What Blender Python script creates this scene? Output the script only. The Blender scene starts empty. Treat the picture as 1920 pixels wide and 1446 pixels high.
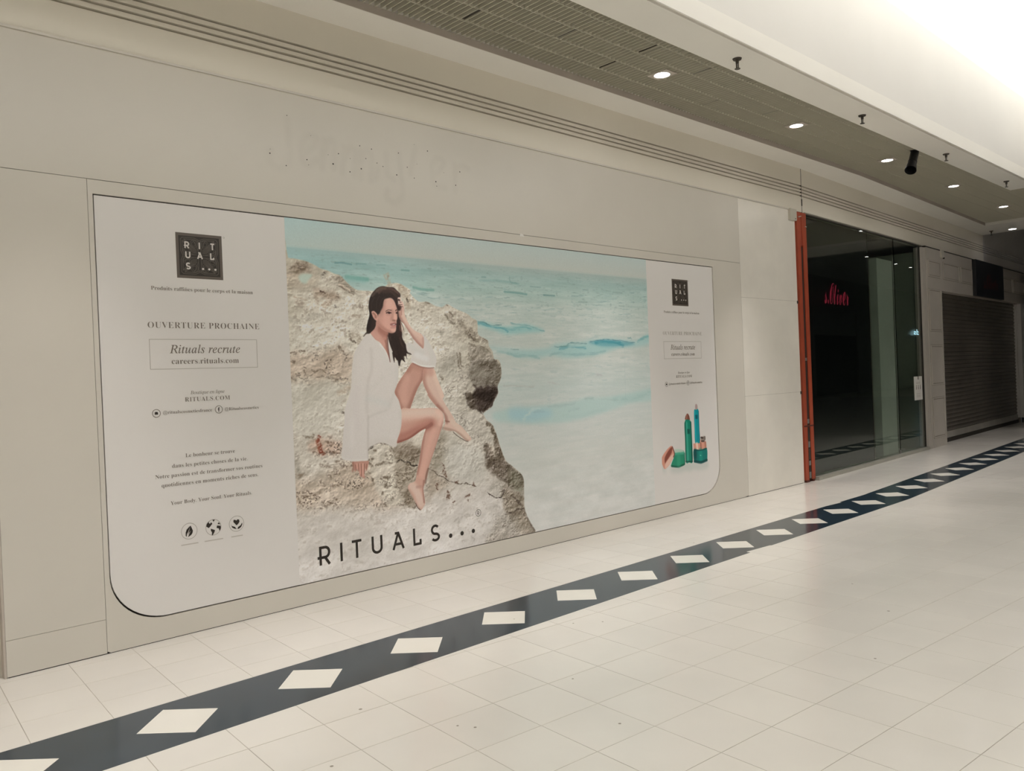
# A closed shop front in a mall corridor, behind a large printed hoarding.
import bpy, bmesh, math, random
import numpy as np
from mathutils import Vector, Matrix

# ------------------------------------------------------------------ camera, world, lights, exposure
F_PX = 1537.136
YAW, PITCH, ROLL = 0.76349315, -0.00769073, -0.04056912
CAM_H = 1.5329346
TH = 0.08437461            # the floor tiling is turned by this angle against the shop front
scene = bpy.context.scene
COL = scene.collection

fw = np.array([math.sin(YAW) * math.cos(PITCH), math.cos(YAW) * math.cos(PITCH), math.sin(PITCH)])
rt = np.cross(fw, [0, 0, 1.0]); rt /= np.linalg.norm(rt)
upv = np.cross(rt, fw)
R_ = math.cos(ROLL) * rt + math.sin(ROLL) * upv
U_ = -math.sin(ROLL) * rt + math.cos(ROLL) * upv

cam = bpy.data.cameras.new('camera')
cam.sensor_fit = 'HORIZONTAL'
cam.sensor_width = 36.0
cam.lens = F_PX / 1920 * 36.0
cam.clip_start = 0.05
cam.clip_end = 200
cam_ob = bpy.data.objects.new('camera', cam)
COL.objects.link(cam_ob)
M = Matrix.Identity(4)
for i in range(3):
    M[i][0] = R_[i]; M[i][1] = U_[i]; M[i][2] = -fw[i]
M[2][3] = CAM_H
cam_ob.matrix_world = M
scene.camera = cam_ob

scene.view_settings.view_transform = 'Standard'
scene.view_settings.look = 'None'
scene.view_settings.exposure = 0.08
scene.view_settings.gamma = 1.0
scene.view_settings.use_curve_mapping = False

world = bpy.data.worlds.new('world')
scene.world = world
world.use_nodes = True
world.node_tree.nodes['Background'].inputs[0].default_value = (0.9, 0.95, 1.0, 1)
world.node_tree.nodes['Background'].inputs[1].default_value = 0.05

SKY_L = 4.4               # radiance of the luminous vault over the corridor
LAMP_L = 20.0              # radiance of the recessed lamps


def area_light(name, loc, rot, sx, sy, power, color=(1, 1, 1)):
    l = bpy.data.lights.new(name, 'AREA')
    l.shape = 'RECTANGLE'; l.size = sx; l.size_y = sy
    l.energy = power; l.color = color
    o = bpy.data.objects.new(name, l)
    o.location = loc; o.rotation_euler = rot
    COL.objects.link(o)
    return o


def downlight_lamp(x, y, z, power):
    l = bpy.data.lights.new('downlight_beam', 'SPOT')
    l.spot_size = math.radians(54); l.spot_blend = 1.0; l.shadow_soft_size = 0.07
    l.energy = power; l.color = (1.0, 0.94, 0.90)
    o = bpy.data.objects.new('downlight_beam', l); o.location = (x, y, z); COL.objects.link(o)


# the recessed lamps of both rows, every 2.5 m; those behind the camera's view too
LAMP_W = 200.0
for _k in range(-4, 7):
    for _y in (4.37, -4.37):
        downlight_lamp(1.30 + 2.497 * _k if _k < 6 else 16.5, _y, 4.225, LAMP_W * (1.0 if _k < 3 else 1.3 if _k < 6 else 0.8))
downlight_lamp(19.1, 4.97, 4.17, LAMP_W * .35)
# daylight falling through the vault further down the mall (beyond the low soffit)
area_light('far_hall_daylight', (27.0, 3.0, 6.2), (0, 0, 0), 6, 3, 30, (0.85, 0.93, 1.0))

# ------------------------------------------------------------------ measuring helpers (photo -> plane of a flat thing)
CAM = np.array([0, 0, CAM_H])


def pix_ray(x, y):
    return fw * F_PX + R_ * (x - 960) - U_ * (y - 723)


WY = 5.208                 # the shop front stands in the plane y = WY


def wall(x, y, Y=WY):
    d = pix_ray(x, y)
    p = CAM + d * (Y / d[1])
    return float(p[0]), float(p[2])


BA = 0.0475                # past x = 10.42 the mall wall turns by this angle
D2 = np.array([math.cos(BA), math.sin(BA), 0]); N2 = np.array([-math.sin(BA), math.cos(BA), 0])
P2 = np.array([10.42, WY, 0])


def w2(s, off, z):
    """point on the turned wall: s along it, off into it, z up"""
    p = P2 + D2 * s + N2 * off
    return (p[0], p[1], z)


# ------------------------------------------------------------------ mesh helpers
def link(o, parent=None):
    COL.objects.link(o)
    if parent is not None:
        o.parent = parent
    return o


def tag(o, label=None, cat=None, group=None, kind=None):
    if label: o['label'] = label
    if cat: o['category'] = cat
    if group: o['group'] = group
    if kind: o['kind'] = kind
    return o


def empty(name, loc=(0, 0, 0)):
    o = bpy.data.objects.new(name, None)
    o.location = loc
    o.empty_display_size = 0.1
    return link(o)


def mesh_ob(name, verts, faces, m, parent=None, smooth=False):
    me = bpy.data.meshes.new(name)
    me.from_pydata([tuple(v) for v in verts], [], faces)
    me.validate()
    bm = bmesh.new(); bm.from_mesh(me)
    bmesh.ops.recalc_face_normals(bm, faces=bm.faces)
    bm.to_mesh(me); bm.free()
    me.materials.append(m)
    if smooth:
        me.polygons.foreach_set('use_smooth', [True] * len(me.polygons))
    o = bpy.data.objects.new(name, me)
    if parent is not None:
        # children are written in world space: take the parent's offset off
        off = parent.location
        if off.length > 0:
            me.transform(Matrix.Translation(-off))
    return link(o, parent)


class MB:
    """collects boxes, prisms and tubes and links them as one mesh"""
    def __init__(s): s.v = []; s.f = []

    def raw(s, v, f):
        n = len(s.v); s.v += [tuple(map(float, q)) for q in v]; s.f += [tuple(i + n for i in q) for q in f]; return s

    def box(s, x0, x1, y0, y1, z0, z1, fn=None):
        v = [(x, y, z) for x in (x0, x1) for y in (y0, y1) for z in (z0, z1)]
        if fn: v = [fn(*q) for q in v]
        return s.raw(v, [(0, 1, 3, 2), (4, 6, 7, 5), (0, 4, 5, 1), (2, 3, 7, 6), (0, 2, 6, 4), (1, 5, 7, 3)])

    def prism(s, poly, fn0, fn1):
        """poly of 2d points lifted by fn0 and fn1"""
        n = len(poly)
        v = [fn0(*p) for p in poly] + [fn1(*p) for p in poly]
        f = [tuple(range(n)), tuple(range(n, 2 * n))[::-1]] + [(i, (i + 1) % n, (i + 1) % n + n, i + n) for i in range(n)]
        return s.raw(v, f)

    def tube(s, p0, p1, r0, r1=None, n=20, caps=True):
        r1 = r0 if r1 is None else r1
        p0 = np.array(p0, float); p1 = np.array(p1, float)
        d = p1 - p0; d /= np.linalg.norm(d)
        a = np.cross(d, [1, 0, 0] if abs(d[0]) < .9 else [0, 1, 0]); a /= np.linalg.norm(a); b = np.cross(d, a)
        v = []
        for p, r in ((p0, r0), (p1, r1)):
            for i in range(n):
                t = 2 * math.pi * i / n
                v.append(p + a * math.cos(t) * r + b * math.sin(t) * r)
        f = [(i, (i + 1) % n, (i + 1) % n + n, i + n) for i in range(n)]
        if caps: f += [tuple(range(n)), tuple(range(n, 2 * n))]
        return s.raw(v, f)

    def build(s, name, m, parent=None, smooth=False):
        return mesh_ob(name, s.v, s.f, m, parent, smooth)


# ------------------------------------------------------------------ procedural materials
def s2l(c):
    c = np.asarray(c, float) / 255.0
    return np.where(c <= 0.04045, c / 12.92, ((c + 0.055) / 1.055) ** 2.4)


def mat(name, col, rough=0.5, metal=0.0, noise=0.0, nscale=3.0, spec=0.5, bump=0.0, bscale=40.0, coat=0.0, rnd=0.0, rnoise=0.0):
    m = bpy.data.materials.new(name); m.use_nodes = True
    nt = m.node_tree; b = nt.nodes['Principled BSDF']
    b.inputs['Base Color'].default_value = (*col, 1)
    b.inputs['Roughness'].default_value = rough
    b.inputs['Metallic'].default_value = metal
    b.inputs['Specular IOR Level'].default_value = spec
    if coat:
        b.inputs['Coat Weight'].default_value = coat; b.inputs['Coat Roughness'].default_value = 0.08
    tc = nt.nodes.new('ShaderNodeTexCoord')
    geo = nt.nodes.new('ShaderNodeNewGeometry')
    if noise or rnd:
        hs = nt.nodes.new('ShaderNodeHueSaturation'); hs.inputs['Color'].default_value = (*col, 1)
        nz = nt.nodes.new('ShaderNodeTexNoise'); nz.inputs['Scale'].default_value = nscale; nz.inputs['Detail'].default_value = 6
        nt.links.new(geo.outputs['Position'], nz.inputs['Vector'])
        mr = nt.nodes.new('ShaderNodeMapRange')
        mr.inputs['From Min'].default_value = 0.3; mr.inputs['From Max'].default_value = 0.7
        mr.inputs['To Min'].default_value = 1 - noise; mr.inputs['To Max'].default_value = 1 + noise
        nt.links.new(nz.outputs['Fac'], mr.inputs['Value'])
        last = mr.outputs['Result']
        if rnd:
            oi = nt.nodes.new('ShaderNodeObjectInfo')
            m2 = nt.nodes.new('ShaderNodeMapRange'); m2.inputs['To Min'].default_value = 1 - rnd; m2.inputs['To Max'].default_value = 1 + rnd
            nt.links.new(oi.outputs['Random'], m2.inputs['Value'])
            mm = nt.nodes.new('ShaderNodeMath'); mm.operation = 'MULTIPLY'
            nt.links.new(last, mm.inputs[0]); nt.links.new(m2.outputs['Result'], mm.inputs[1]); last = mm.outputs[0]
        nt.links.new(last, hs.inputs['Value'])
        nt.links.new(hs.outputs['Color'], b.inputs['Base Color'])
    if rnoise:
        n3 = nt.nodes.new('ShaderNodeTexNoise'); n3.inputs['Scale'].default_value = 1.3; n3.inputs['Detail'].default_value = 4
        nt.links.new(geo.outputs['Position'], n3.inputs['Vector'])
        m3 = nt.nodes.new('ShaderNodeMapRange'); m3.inputs['To Min'].default_value = max(0.02, rough - rnoise); m3.inputs['To Max'].default_value = rough + rnoise
        nt.links.new(n3.outputs['Fac'], m3.inputs['Value']); nt.links.new(m3.outputs['Result'], b.inputs['Roughness'])
    if bump:
        n2 = nt.nodes.new('ShaderNodeTexNoise'); n2.inputs['Scale'].default_value = bscale; n2.inputs['Detail'].default_value = 3
        nt.links.new(geo.outputs['Position'], n2.inputs['Vector'])
        bp = nt.nodes.new('ShaderNodeBump'); bp.inputs['Strength'].default_value = bump; bp.inputs['Distance'].default_value = 0.01
        nt.links.new(n2.outputs['Fac'], bp.inputs['Height']); nt.links.new(bp.outputs['Normal'], b.inputs['Normal'])
    return m


def emit(name, col, strength):
    m = bpy.data.materials.new(name); m.use_nodes = True
    b = m.node_tree.nodes['Principled BSDF']
    b.inputs['Base Color'].default_value = (0.8, 0.8, 0.8, 1)
    b.inputs['Emission Color'].default_value = (*col, 1); b.inputs['Emission Strength'].default_value = strength
    return m


MAT = {}
MAT['paint'] = mat('wall_paint', (0.68, 0.64, 0.56), 0.55, noise=0.03, nscale=0.7)
MAT['fascia'] = mat('fascia_paint', (0.80, 0.755, 0.655), 0.5, noise=0.04, nscale=0.6)
MAT['panel'] = mat('lacquered_panel', (0.71, 0.675, 0.605), 0.22, noise=0.03, nscale=0.9, bump=0.12, bscale=1.6, spec=0.35)
MAT['stone'] = mat('polished_stone', (0.86, 0.825, 0.75), 0.12, noise=0.04, nscale=2.5, bump=0.05, bscale=2.0, spec=0.5)
MAT['gap'] = mat('dark_gap', (0.03, 0.025, 0.02), 0.9)
MAT['seam'] = mat('seam_shadow', (0.30, 0.27, 0.22), 0.8)
MAT['plaster'] = mat('ceiling_plaster', (0.90, 0.875, 0.81), 0.8, noise=0.02, nscale=1.0)
MAT['well'] = mat('well_plaster', (0.80, 0.78, 0.735), 0.8, noise=0.02, nscale=1.0)
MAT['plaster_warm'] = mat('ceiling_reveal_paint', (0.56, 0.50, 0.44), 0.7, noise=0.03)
MAT['tile'] = mat('floor_tile', (0.80, 0.765, 0.705), 0.17, noise=0.025, nscale=2.2, rnd=0.018, spec=0.5, rnoise=0.05)
MAT['tile_dark'] = mat('border_stone', (0.026, 0.044, 0.062), 0.14, noise=0.12, nscale=5, spec=0.5, rnoise=0.05)
MAT['tile_white'] = mat('inlay_stone', (0.87, 0.84, 0.765), 0.17, noise=0.02, nscale=4, rnd=0.015)
MAT['grout'] = mat('floor_grout', (0.45, 0.41, 0.35), 0.8, noise=0.2, nscale=6)
MAT['slat'] = mat('grille_paint', (0.64, 0.61, 0.50), 0.45)
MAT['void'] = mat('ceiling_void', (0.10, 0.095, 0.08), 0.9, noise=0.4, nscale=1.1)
MAT['orange'] = mat('orange_paint', (0.38, 0.066, 0.028), 0.45, noise=0.10, nscale=7)
MAT['orange_dark'] = mat('rail_channel', (0.09, 0.02, 0.012), 0.6, noise=0.2, nscale=9)
MAT['steel'] = mat('grey_steel', (0.30, 0.29, 0.27), 0.4, metal=0.6, noise=0.1)
MAT['dark_metal'] = mat('dark_metal', (0.07, 0.06, 0.05), 0.4, metal=0.5)
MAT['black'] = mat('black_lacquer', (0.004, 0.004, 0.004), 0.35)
MAT['black_sat'] = mat('black_metal', (0.01, 0.01, 0.012), 0.4)
MAT['shutter'] = mat('shutter_metal', (0.19, 0.165, 0.14), 0.38, metal=0.45, noise=0.12, nscale=2)
MAT['shutter_bar'] = mat('shutter_bar_metal', (0.42, 0.40, 0.36), 0.5, metal=0.2, noise=0.1)
MAT['frame_metal'] = mat('shop_frame_metal', (0.36, 0.35, 0.29), 0.4, metal=0.3, noise=0.05)
MAT['sill'] = mat('stone_sill', (0.36, 0.35, 0.30), 0.35, noise=0.08, nscale=6)
MAT['mould'] = mat('panelling_paint', (0.53, 0.49, 0.44), 0.5, noise=0.05, nscale=1.5)
MAT['skirting'] = mat('dark_skirting', (0.03, 0.032, 0.036), 0.4, noise=0.1)
MAT['wall_far'] = mat('far_wall_paint', (0.62, 0.60, 0.57), 0.6, noise=0.03)
MAT['white_paper'] = mat('paper', (0.80, 0.78, 0.74), 0.7)
MAT['board'] = mat('poster_board', (0.84, 0.815, 0.79), 0.33, noise=0.012, nscale=1.2, spec=0.4)
MAT['print_dark'] = mat('print_dark_brown', (0.022, 0.015, 0.01), 0.4)
MAT['print_grey'] = mat('print_grey', (0.20, 0.17, 0.14), 0.45)
MAT['print_light_grey'] = mat('print_light_grey', (0.42, 0.385, 0.345), 0.45)
MAT['logo_frame'] = mat('logo_frame_ink', (0.13, 0.105, 0.085), 0.4)
MAT['logo_line'] = mat('logo_line_ink', (0.105, 0.088, 0.07), 0.4)
MAT['logo_white'] = mat('logo_white_ink', (0.76, 0.72, 0.68), 0.4)
MAT['white_box'] = mat('box_plastic', (0.60, 0.565, 0.485), 0.4)
MAT['lamp'] = emit('lamp_lens', (1.0, 0.96, 1.0), LAMP_L)
MAT['vault'] = emit('luminous_vault', (1.0, 0.985, 0.975), SKY_L)
MAT['vault_edge'] = emit('luminous_vault_edge', (1.0, 0.975, 0.90), SKY_L * 0.62)
MAT['red_logo'] = emit('red_logo', (0.55, 0.04, 0.10), 0.2)  # faint glow added to brighten the letters in the dark shop
MAT['red_logo'].node_tree.nodes['Principled BSDF'].inputs['Base Color'].default_value = (.5, .02, .05, 1)
MAT['red_logo_dim'] = mat('dark_red_logo', (0.12, 0.012, 0.008), 0.4)
MAT['sign_glow'] = emit('sign_glow', (0.5, 0.85, 1.0), 3.0)
gl = bpy.data.materials.new('shop_glass'); gl.use_nodes = True
_b = gl.node_tree.nodes['Principled BSDF']
_b.inputs['Base Color'].default_value = (0.80, 0.88, 0.82, 1); _b.inputs['Roughness'].default_value = 0.0
_b.inputs['Transmission Weight'].default_value = 1.0; _b.inputs['IOR'].default_value = 1.30
MAT['glass'] = gl
# ------------------------------------------------------------------ floor
floor = empty('floor'); tag(floor, kind='structure')
TILE = 0.35; GAP = 0.0033
cT, sT = math.cos(-TH), math.sin(-TH)
G0 = np.array([3.24031207, 2.49938752])


def g2w(i, k):
    x = i * TILE; y = k * TILE
    return np.array([cT * x - sT * y, sT * x + cT * y]) + G0


BEND = 9.6
BAND_LO, BAND_HI, BAND_SL = 3.617, 4.150, 0.056


def band(x, side):
    y = BAND_LO if side == 0 else BAND_HI
    return y + max(0, x - BEND) * BAND_SL


def front(x):
    """y of the wall foot"""
    return WY if x < 10.42 else WY + (x - 10.42) * math.tan(BA)


MB().box(-9, 62, -5.6, 9.0, -0.2, -0.0012).build('floor_bed', MAT['grout'], floor)


def clip(poly, a, b, c):
    """keep a*x+b*y+c >= 0"""
    out = []
    for i in range(len(poly)):
        p, q = poly[i], poly[(i + 1) % len(poly)]
        dp = a * p[0] + b * p[1] + c; dq = a * q[0] + b * q[1] + c
        if dp >= 0: out.append(p)
        if (dp >= 0) != (dq >= 0):
            t = dp / (dp - dq); out.append((p[0] + (q[0] - p[0]) * t, p[1] + (q[1] - p[1]) * t))
    return out


def area2(p):
    return abs(sum(p[i][0] * p[(i + 1) % len(p)][1] - p[(i + 1) % len(p)][0] * p[i][1] for i in range(len(p)))) / 2


def project(p):
    d = np.array([p[0], p[1], p[2] if len(p) > 2 else 0.0]) - CAM
    z = d @ fw
    return (960 + F_PX * (d @ R_) / z, 723 - F_PX * (d @ U_) / z, z)


tiles = []
g = GAP / TILE / 2
for i in range(-60, 200):
    for k in range(-30, 40):
        cx, cy = g2w(i + .5, k + .5)
        if cx < -9 or cx > 40 or cy < -5.5 or cy > front(cx) + 0.6: continue
        poly = [tuple(g2w(i + a, k + b)) for a, b in ((g, g), (1 - g, g), (1 - g, 1 - g), (g, 1 - g))]
        ux = 1.0
        sl = 0 if cx < BEND else BAND_SL
        x0 = 0 if sl == 0 else BEND
        lo = lambda p: BAND_LO - 0.002 + (p - x0) * sl
        parts = []
        below = clip(poly, sl, -1, BAND_LO - 0.0015 - x0 * sl)
        above = clip(poly, -sl, 1, -(BAND_HI + 0.0015) + x0 * sl)
        for q in (below, above):
            if len(q) < 3 or area2(q) < 0.0008: continue
            if q is above:
                s2 = 0 if cx < 10.42 else math.tan(BA)
                q = clip(q, s2, -1, WY + 0.55 - 10.42 * s2)
                if len(q) < 3: continue
            parts.append(q)
        for q in parts: tiles.append((q, len(q) == 4 and area2(q) > 0.9 * TILE * TILE, i, k))
scored = []
for idx, (q, full, i, k) in enumerate(tiles):
    c = np.mean(np.array(q), axis=0)
    x, y, z = project((c[0], c[1], 0))
    vis = z > 0.3 and -150 < x < 2070 and 700 < y < 1620
    pr = 0
    if vis:
        pp = [project((a, b, 0)) for a, b in q]
        if min(t[2] for t in pp) > 0.2: pr = area2([(t[0], t[1]) for t in pp])
    # what stands behind the shop front is out of sight
    if c[1] > front(c[0]) + 0.15: pr = 0
    scored.append((pr, idx))
scored.sort(reverse=True)
chosen = set(i for p, i in scored[:300] if p > 60)
TH_T = 0.0012
base_poly = [(g * TILE, g * TILE), (TILE - g * TILE, g * TILE), (TILE - g * TILE, TILE - g * TILE), (g * TILE, TILE - g * TILE)]
tile_me = None
rest = MB()
for idx, (q, full, i, k) in enumerate(tiles):
    if idx in chosen:
        if full:
            if tile_me is None:
                b_ = MB(); ch = 0.0009
                inner = [(ch + g * TILE, ch + g * TILE), (TILE - ch - g * TILE, ch + g * TILE), (TILE - ch - g * TILE, TILE - ch - g * TILE), (ch + g * TILE, TILE - ch - g * TILE)]
                v = [(x, y, -0.0012) for x, y in base_poly] + [(x, y, -0.0004) for x, y in base_poly] + [(x, y, 0) for x, y in inner]
                f = [(0, 1, 2, 3)] + [(a, (a + 1) % 4, (a + 1) % 4 + 4, a + 4) for a in range(4)] + [(a + 4, (a + 1) % 4 + 4, (a + 1) % 4 + 8, a + 8) for a in range(4)] + [(8, 9, 10, 11)]
                o = mesh_ob('tile', v, f, MAT['tile'], floor); tile_me = o.data
            else:
                o = bpy.data.objects.new('tile', tile_me); link(o, floor)
            p = g2w(i, k)
            o.location = (p[0], p[1], 0); o.rotation_euler = (0, 0, -TH)
        else:
            MB().prism(q, lambda x, y: (x, y, -0.0012), lambda x, y: (x, y, 0.0)).build('tile', MAT['tile'], floor)
    else:
        rest.prism(q, lambda x, y: (x, y, -0.0012), lambda x, y: (x, y, 0.0))
tag(rest.build('tiles', MAT['tile'], floor), kind='stuff')

# dark border band with its inlaid diamonds
bx = [-9, 0, 3, 6, BEND, 14, 20, 40]
dia = []
sp = 0.6965
for n in range(-14, 44):
    x = 1.472 + n * sp
    dia.append((x, (band(x, 0) + band(x, 1)) / 2 + 0.0))
for a, b in zip(bx[:-1], bx[1:]):
    q = [(a, band(a, 0)), (b, band(b, 0)), (b, band(b, 1)), (a, band(a, 1))]
    MB().prism(q, lambda x, y: (x, y, -0.0011), lambda x, y: (x, y, -0.0001)).build('border_strip', MAT['tile_dark'], floor)
for n, (x, y) in enumerate(dia):
    if x < 0.2 or x > 30: continue
    h = 0.19
    ang = 0 if x < BEND else math.atan(BAND_SL)
    ca, sa = math.cos(ang), math.sin(ang)
    q = [(x + ca * a - sa * b, y + sa * a + ca * b) for a, b in ((-h, 0), (0, -h), (h, 0), (0, h))]
    MB().prism(q, lambda x, y: (x, y, -0.001), lambda x, y: (x, y, 0.0003)).build('diamond_inlay', MAT['tile_white'], floor)
specks = MB()
for (px_, py_, r_) in ((1598, 1095, .007), (1666, 1146, .009), (676, 1330, .009), (858, 1361, .006), (891, 1364, .007), (1162, 1357, .007), (1074, 1273, .006), (1641, 1235, .007), (1696, 895, .012), (1301, 1018, .008), (622, 1437, .008), (1075, 1169, .006), (1130, 1166, .006), (964, 1161, .006)):
    d = pix_ray(px_, py_); p = CAM + d * (-CAM_H / d[2])
    specks.tube((p[0], p[1], 0.0), (p[0], p[1], 0.0008), r_, r_ * .8, 9)
tag(specks.build('dirt_specks', MAT['seam'], floor), kind='stuff')

# ------------------------------------------------------------------ ceiling
ZC = 4.197
ceiling = empty('ceiling'); tag(ceiling, kind='structure')
X0, XW, XG, XS = -9.0, 14.35, 14.75, 18.15     # rear end, end of the well, end of the island soffit, end of the grille
XE = 19.7                                       # end of the low soffit


def sof(x):      # inner edge of the wall-side soffit
    return 4.885 if x < 11.6 else 4.885 + (x - 11.6) * 0.0475


def slab(poly, z0, z1, name, m):
    return MB().prism(poly, lambda x, y: (x, y, z0), lambda x, y: (x, y, z1)).build(name, m, ceiling)


slab([(X0, 4.885), (11.6, 4.885), (11.6, front(11.6) + 0.02), (10.42, WY + 0.02), (X0, WY + 0.02)], ZC, ZC + 0.16, 'soffit', MAT['plaster'])
slab([(11.6, 4.885), (XS, sof(XS)), (XS, front(XS) + 0.02), (11.6, front(11.6) + 0.02)], ZC, ZC + 0.16, 'soffit', MAT['plaster'])
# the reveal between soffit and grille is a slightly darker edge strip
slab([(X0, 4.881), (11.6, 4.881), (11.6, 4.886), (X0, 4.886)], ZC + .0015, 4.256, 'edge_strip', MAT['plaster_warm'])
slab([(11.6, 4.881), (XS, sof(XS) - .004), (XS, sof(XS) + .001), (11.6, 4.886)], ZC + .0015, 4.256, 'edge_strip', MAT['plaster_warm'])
# island soffit between the grille and the light well
slab([(X0, 3.50), (XG, 3.50), (XG, 3.850), (X0, 3.850)], ZC, ZC + 0.16, 'soffit', MAT['plaster'])
slab([(X0, 3.478), (XG, 3.478), (XG, 3.50), (X0, 3.50)], ZC + 0.022, ZC + 0.16, 'drip_edge', MAT['plaster'])
slab([(X0, 3.464), (XG, 3.464), (XG, 3.478), (X0, 3.478)], ZC + 0.004, ZC + 0.16, 'drip_edge', MAT['plaster'])
# cross soffit beyond the grille
slab([(XS, -5.4), (XE, -5.4), (XE - .25, front(XE) + .02), (XS - .0, front(XS) + 0.02)], ZC, ZC + 0.16, 'soffit', MAT['plaster'])
# the opposite half of the corridor
slab([(X0, -3.85), (XG, -3.85), (XG, -3.47), (X0, -3.47)], ZC, ZC + 0.16, 'soffit', MAT['plaster'])
slab([(X0, -5.4), (XG, -5.4), (XG, -4.885), (X0, -4.885)], ZC, ZC + 0.16, 'soffit', MAT['plaster'])
slab([(X0, -4.885), (XG, -4.885), (XG, -3.85), (X0, -3.85)], 4.25, 4.30, 'grille_sheet', MAT['slat'])
slab([(XW, -3.47), (XG, -3.47), (XG, 3.5), (XW, 3.5)], ZC, ZC + .16, 'soffit', MAT['plaster'])
# void above the grille
slab([(X0, -5.5), (XE, -5.5), (XE, 6.2), (X0, 6.2)], 5.95, 6.1, 'void_lid', MAT['void'])
MB().box(X0, XS, 3.60, 5.35, 4.62, 4.70).build('void_lid', MAT['void'], ceiling)
MB().box(X0, XG, 3.80, 3.86, ZC + .15, 4.65).build('void_side', MAT['void'], ceiling)
MB().box(XG - .04, XG, -5.3, 3.86, ZC + .15, 4.65).build('void_side', MAT['void'], ceiling)
MB().box(XG - .3, XS, -5.3, 3.7, 4.62, 4.70).build('void_lid', MAT['void'], ceiling)
MB().box(X0, XS, 4.96, 5.0, ZC + .15, 4.65).build('void_side', MAT['void'], ceiling)

# light well: faces and the luminous vault over it
ZW = 5.43
MB().box(X0, XW, 3.472, 3.60, ZC + .05, ZW).build('well_face', MAT['well'], ceiling)
MB().box(X0, XW, -3.60, -3.464, ZC + .03, ZW).build('well_face', MAT['well'], ceiling)
MB().box(XW, XW + .1, -3.6, 3.6, ZC + .03, ZW).build('well_face', MAT['well'], ceiling)
MB().box(X0 - .1, X0, -3.6, 3.6, ZC + .03, ZW).build('well_face', MAT['well'], ceiling)
vault = empty('window_1'); tag(vault, kind='structure')
cx0 = 3.62
NV = 8
pts = []
for j in range(NV + 1):
    t = j / NV
    y = cx0 - 2 * cx0 * t
    pts.append((y, ZW + 0.9 * math.sin(math.pi * t) ** 0.8))
for j in range(NV):
    (ya, za), (yb, zb) = pts[j], pts[j + 1]
    m_ = MAT['vault_edge'] if j in (0, NV - 1) else MAT['vault']
    v = [(X0, ya, za), (XW + .1, ya, za), (XW + .1, yb, zb), (X0, yb, zb)]
    v += [(a, b, c + .02) for a, b, c in v]
    mesh_ob('pane', v, [(0, 1, 2, 3), (4, 5, 6, 7), (0, 1, 5, 4), (1, 2, 6, 5), (2, 3, 7, 6), (3, 0, 4, 7)], m_, vault)

# grille: louvre blades across the corridor, rails along it
grille = empty('ceiling_grille', (6, 4.37, 4.25))
tag(grille, 'long metal louvre grille set into the ceiling between two plaster soffits', 'grille')
PITCH_S = 0.0508
ZG = 4.250


def blade(mb, x, ya, yb):
    mb.box(x - .0025, x + .0025, ya, yb, ZG, ZG + .047)


stuff = MB()
n = 0
x = 2.9
rows = [4.878 - .2175 * j for j in range(5)] + [3.858]
blade_me = {}
rnd = random.Random(4)
while x < XS:
    ytop = sof(x) - .006
    if x < 9.4:
        b_ = blade_me.get('a')
        if b_ is None:
            mb = MB(); blade(mb, 0, 3.858, 4.878)
            o = mesh_ob('slat', mb.v, mb.f, MAT['slat']); o.parent = grille
            o.data.transform(Matrix.Translation((0, -4.37, -4.25))); blade_me['a'] = o.data
        else:
            o = bpy.data.objects.new('slat', b_); link(o, grille)
        o.location = (x - 6, 0, 0)
    else:
        yb = 3.858 if x < XG else -3.0
        blade(stuff, x, yb, ytop)
    x += PITCH_S
x = 2.9
while x > X0:
    blade(stuff, x - PITCH_S, 3.858, 4.878); x -= PITCH_S * (1 if x > 1 else 3)
tag(stuff.build('slats', MAT['slat'], grille), kind='stuff')
for y in rows[1:5]:
    # the rails are short bars between the blades, set a little off from one another
    mb = MB()
    for k in range(0, 130):
        xx = 2.9 + PITCH_S * k
        dy = (rnd.random() - .5) * .004
        mb.box(xx + .0025, xx + PITCH_S - .0025, y + dy - .0018, y + dy + .0018, ZG + .0005, ZG + .025)
    tag(mb.build('cross_bars', MAT['slat'], grille), kind='stuff')
    MB().box(9.5, XS, y - .0014, y + .0014, ZG + .001, ZG + .03).build('rail', MAT['slat'], grille)
# dark strips in some cells stand in for shaded gaps in the grille
for (xa, r) in ((4.09, 1), (4.89, 2), (5.69, 3), (6.47, 3), (7.28, 1), (5.69, 1), (8.1, 2)):
    MB().box(xa, xa + .028, rows[r + 1] + .003, rows[r] - .003, ZG + .012, ZG + .04).build('cell_gap_shade', MAT['dark_metal'], grille)


# recessed lamps
def downlight(x, y, z, label, plate=True):
    t = empty('downlight', (x, y, z)); tag(t, label, 'lamp', 'ceiling downlights')
    if plate:
        w, d = .085, .105
        hole = .074
        v = []; f = []
        n = 32
        for zz in (-.006, .0):
            for i in range(n):
                a = 2 * math.pi * i / n
                v.append((x + hole * math.cos(a), y + hole * math.sin(a), z + zz))
            for i in range(n):
                a = 2 * math.pi * i / n
                c, s = math.cos(a), math.sin(a); k = 1 / max(abs(c), abs(s))
                v.append((x + w * c * k, y + d * s * k, z + zz))
        for i in range(n):
            j = (i + 1) % n
            f += [(i, j, n + j, n + i), (2 * n + i, 2 * n + j, 3 * n + j, 3 * n + i), (i, j, 2 * n + j, 2 * n + i), (n + i, n + j, 3 * n + j, 3 * n + i)]
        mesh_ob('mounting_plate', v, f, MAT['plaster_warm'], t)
    mb = MB(); mb.tube((x, y, z + .03), (x, y, z - .009), .077, .077, 32, caps=False); mb.tube((x, y, z - .009), (x, y, z - .009 + .0001), .077, .070, 32, caps=False)
    mb.build('lamp_ring', MAT['plaster'], t, True)
    MB().tube((x, y, z - .002), (x, y, z + .004), .072, .072, 32).build('lens', MAT['lamp'], t)
    return t


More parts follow.
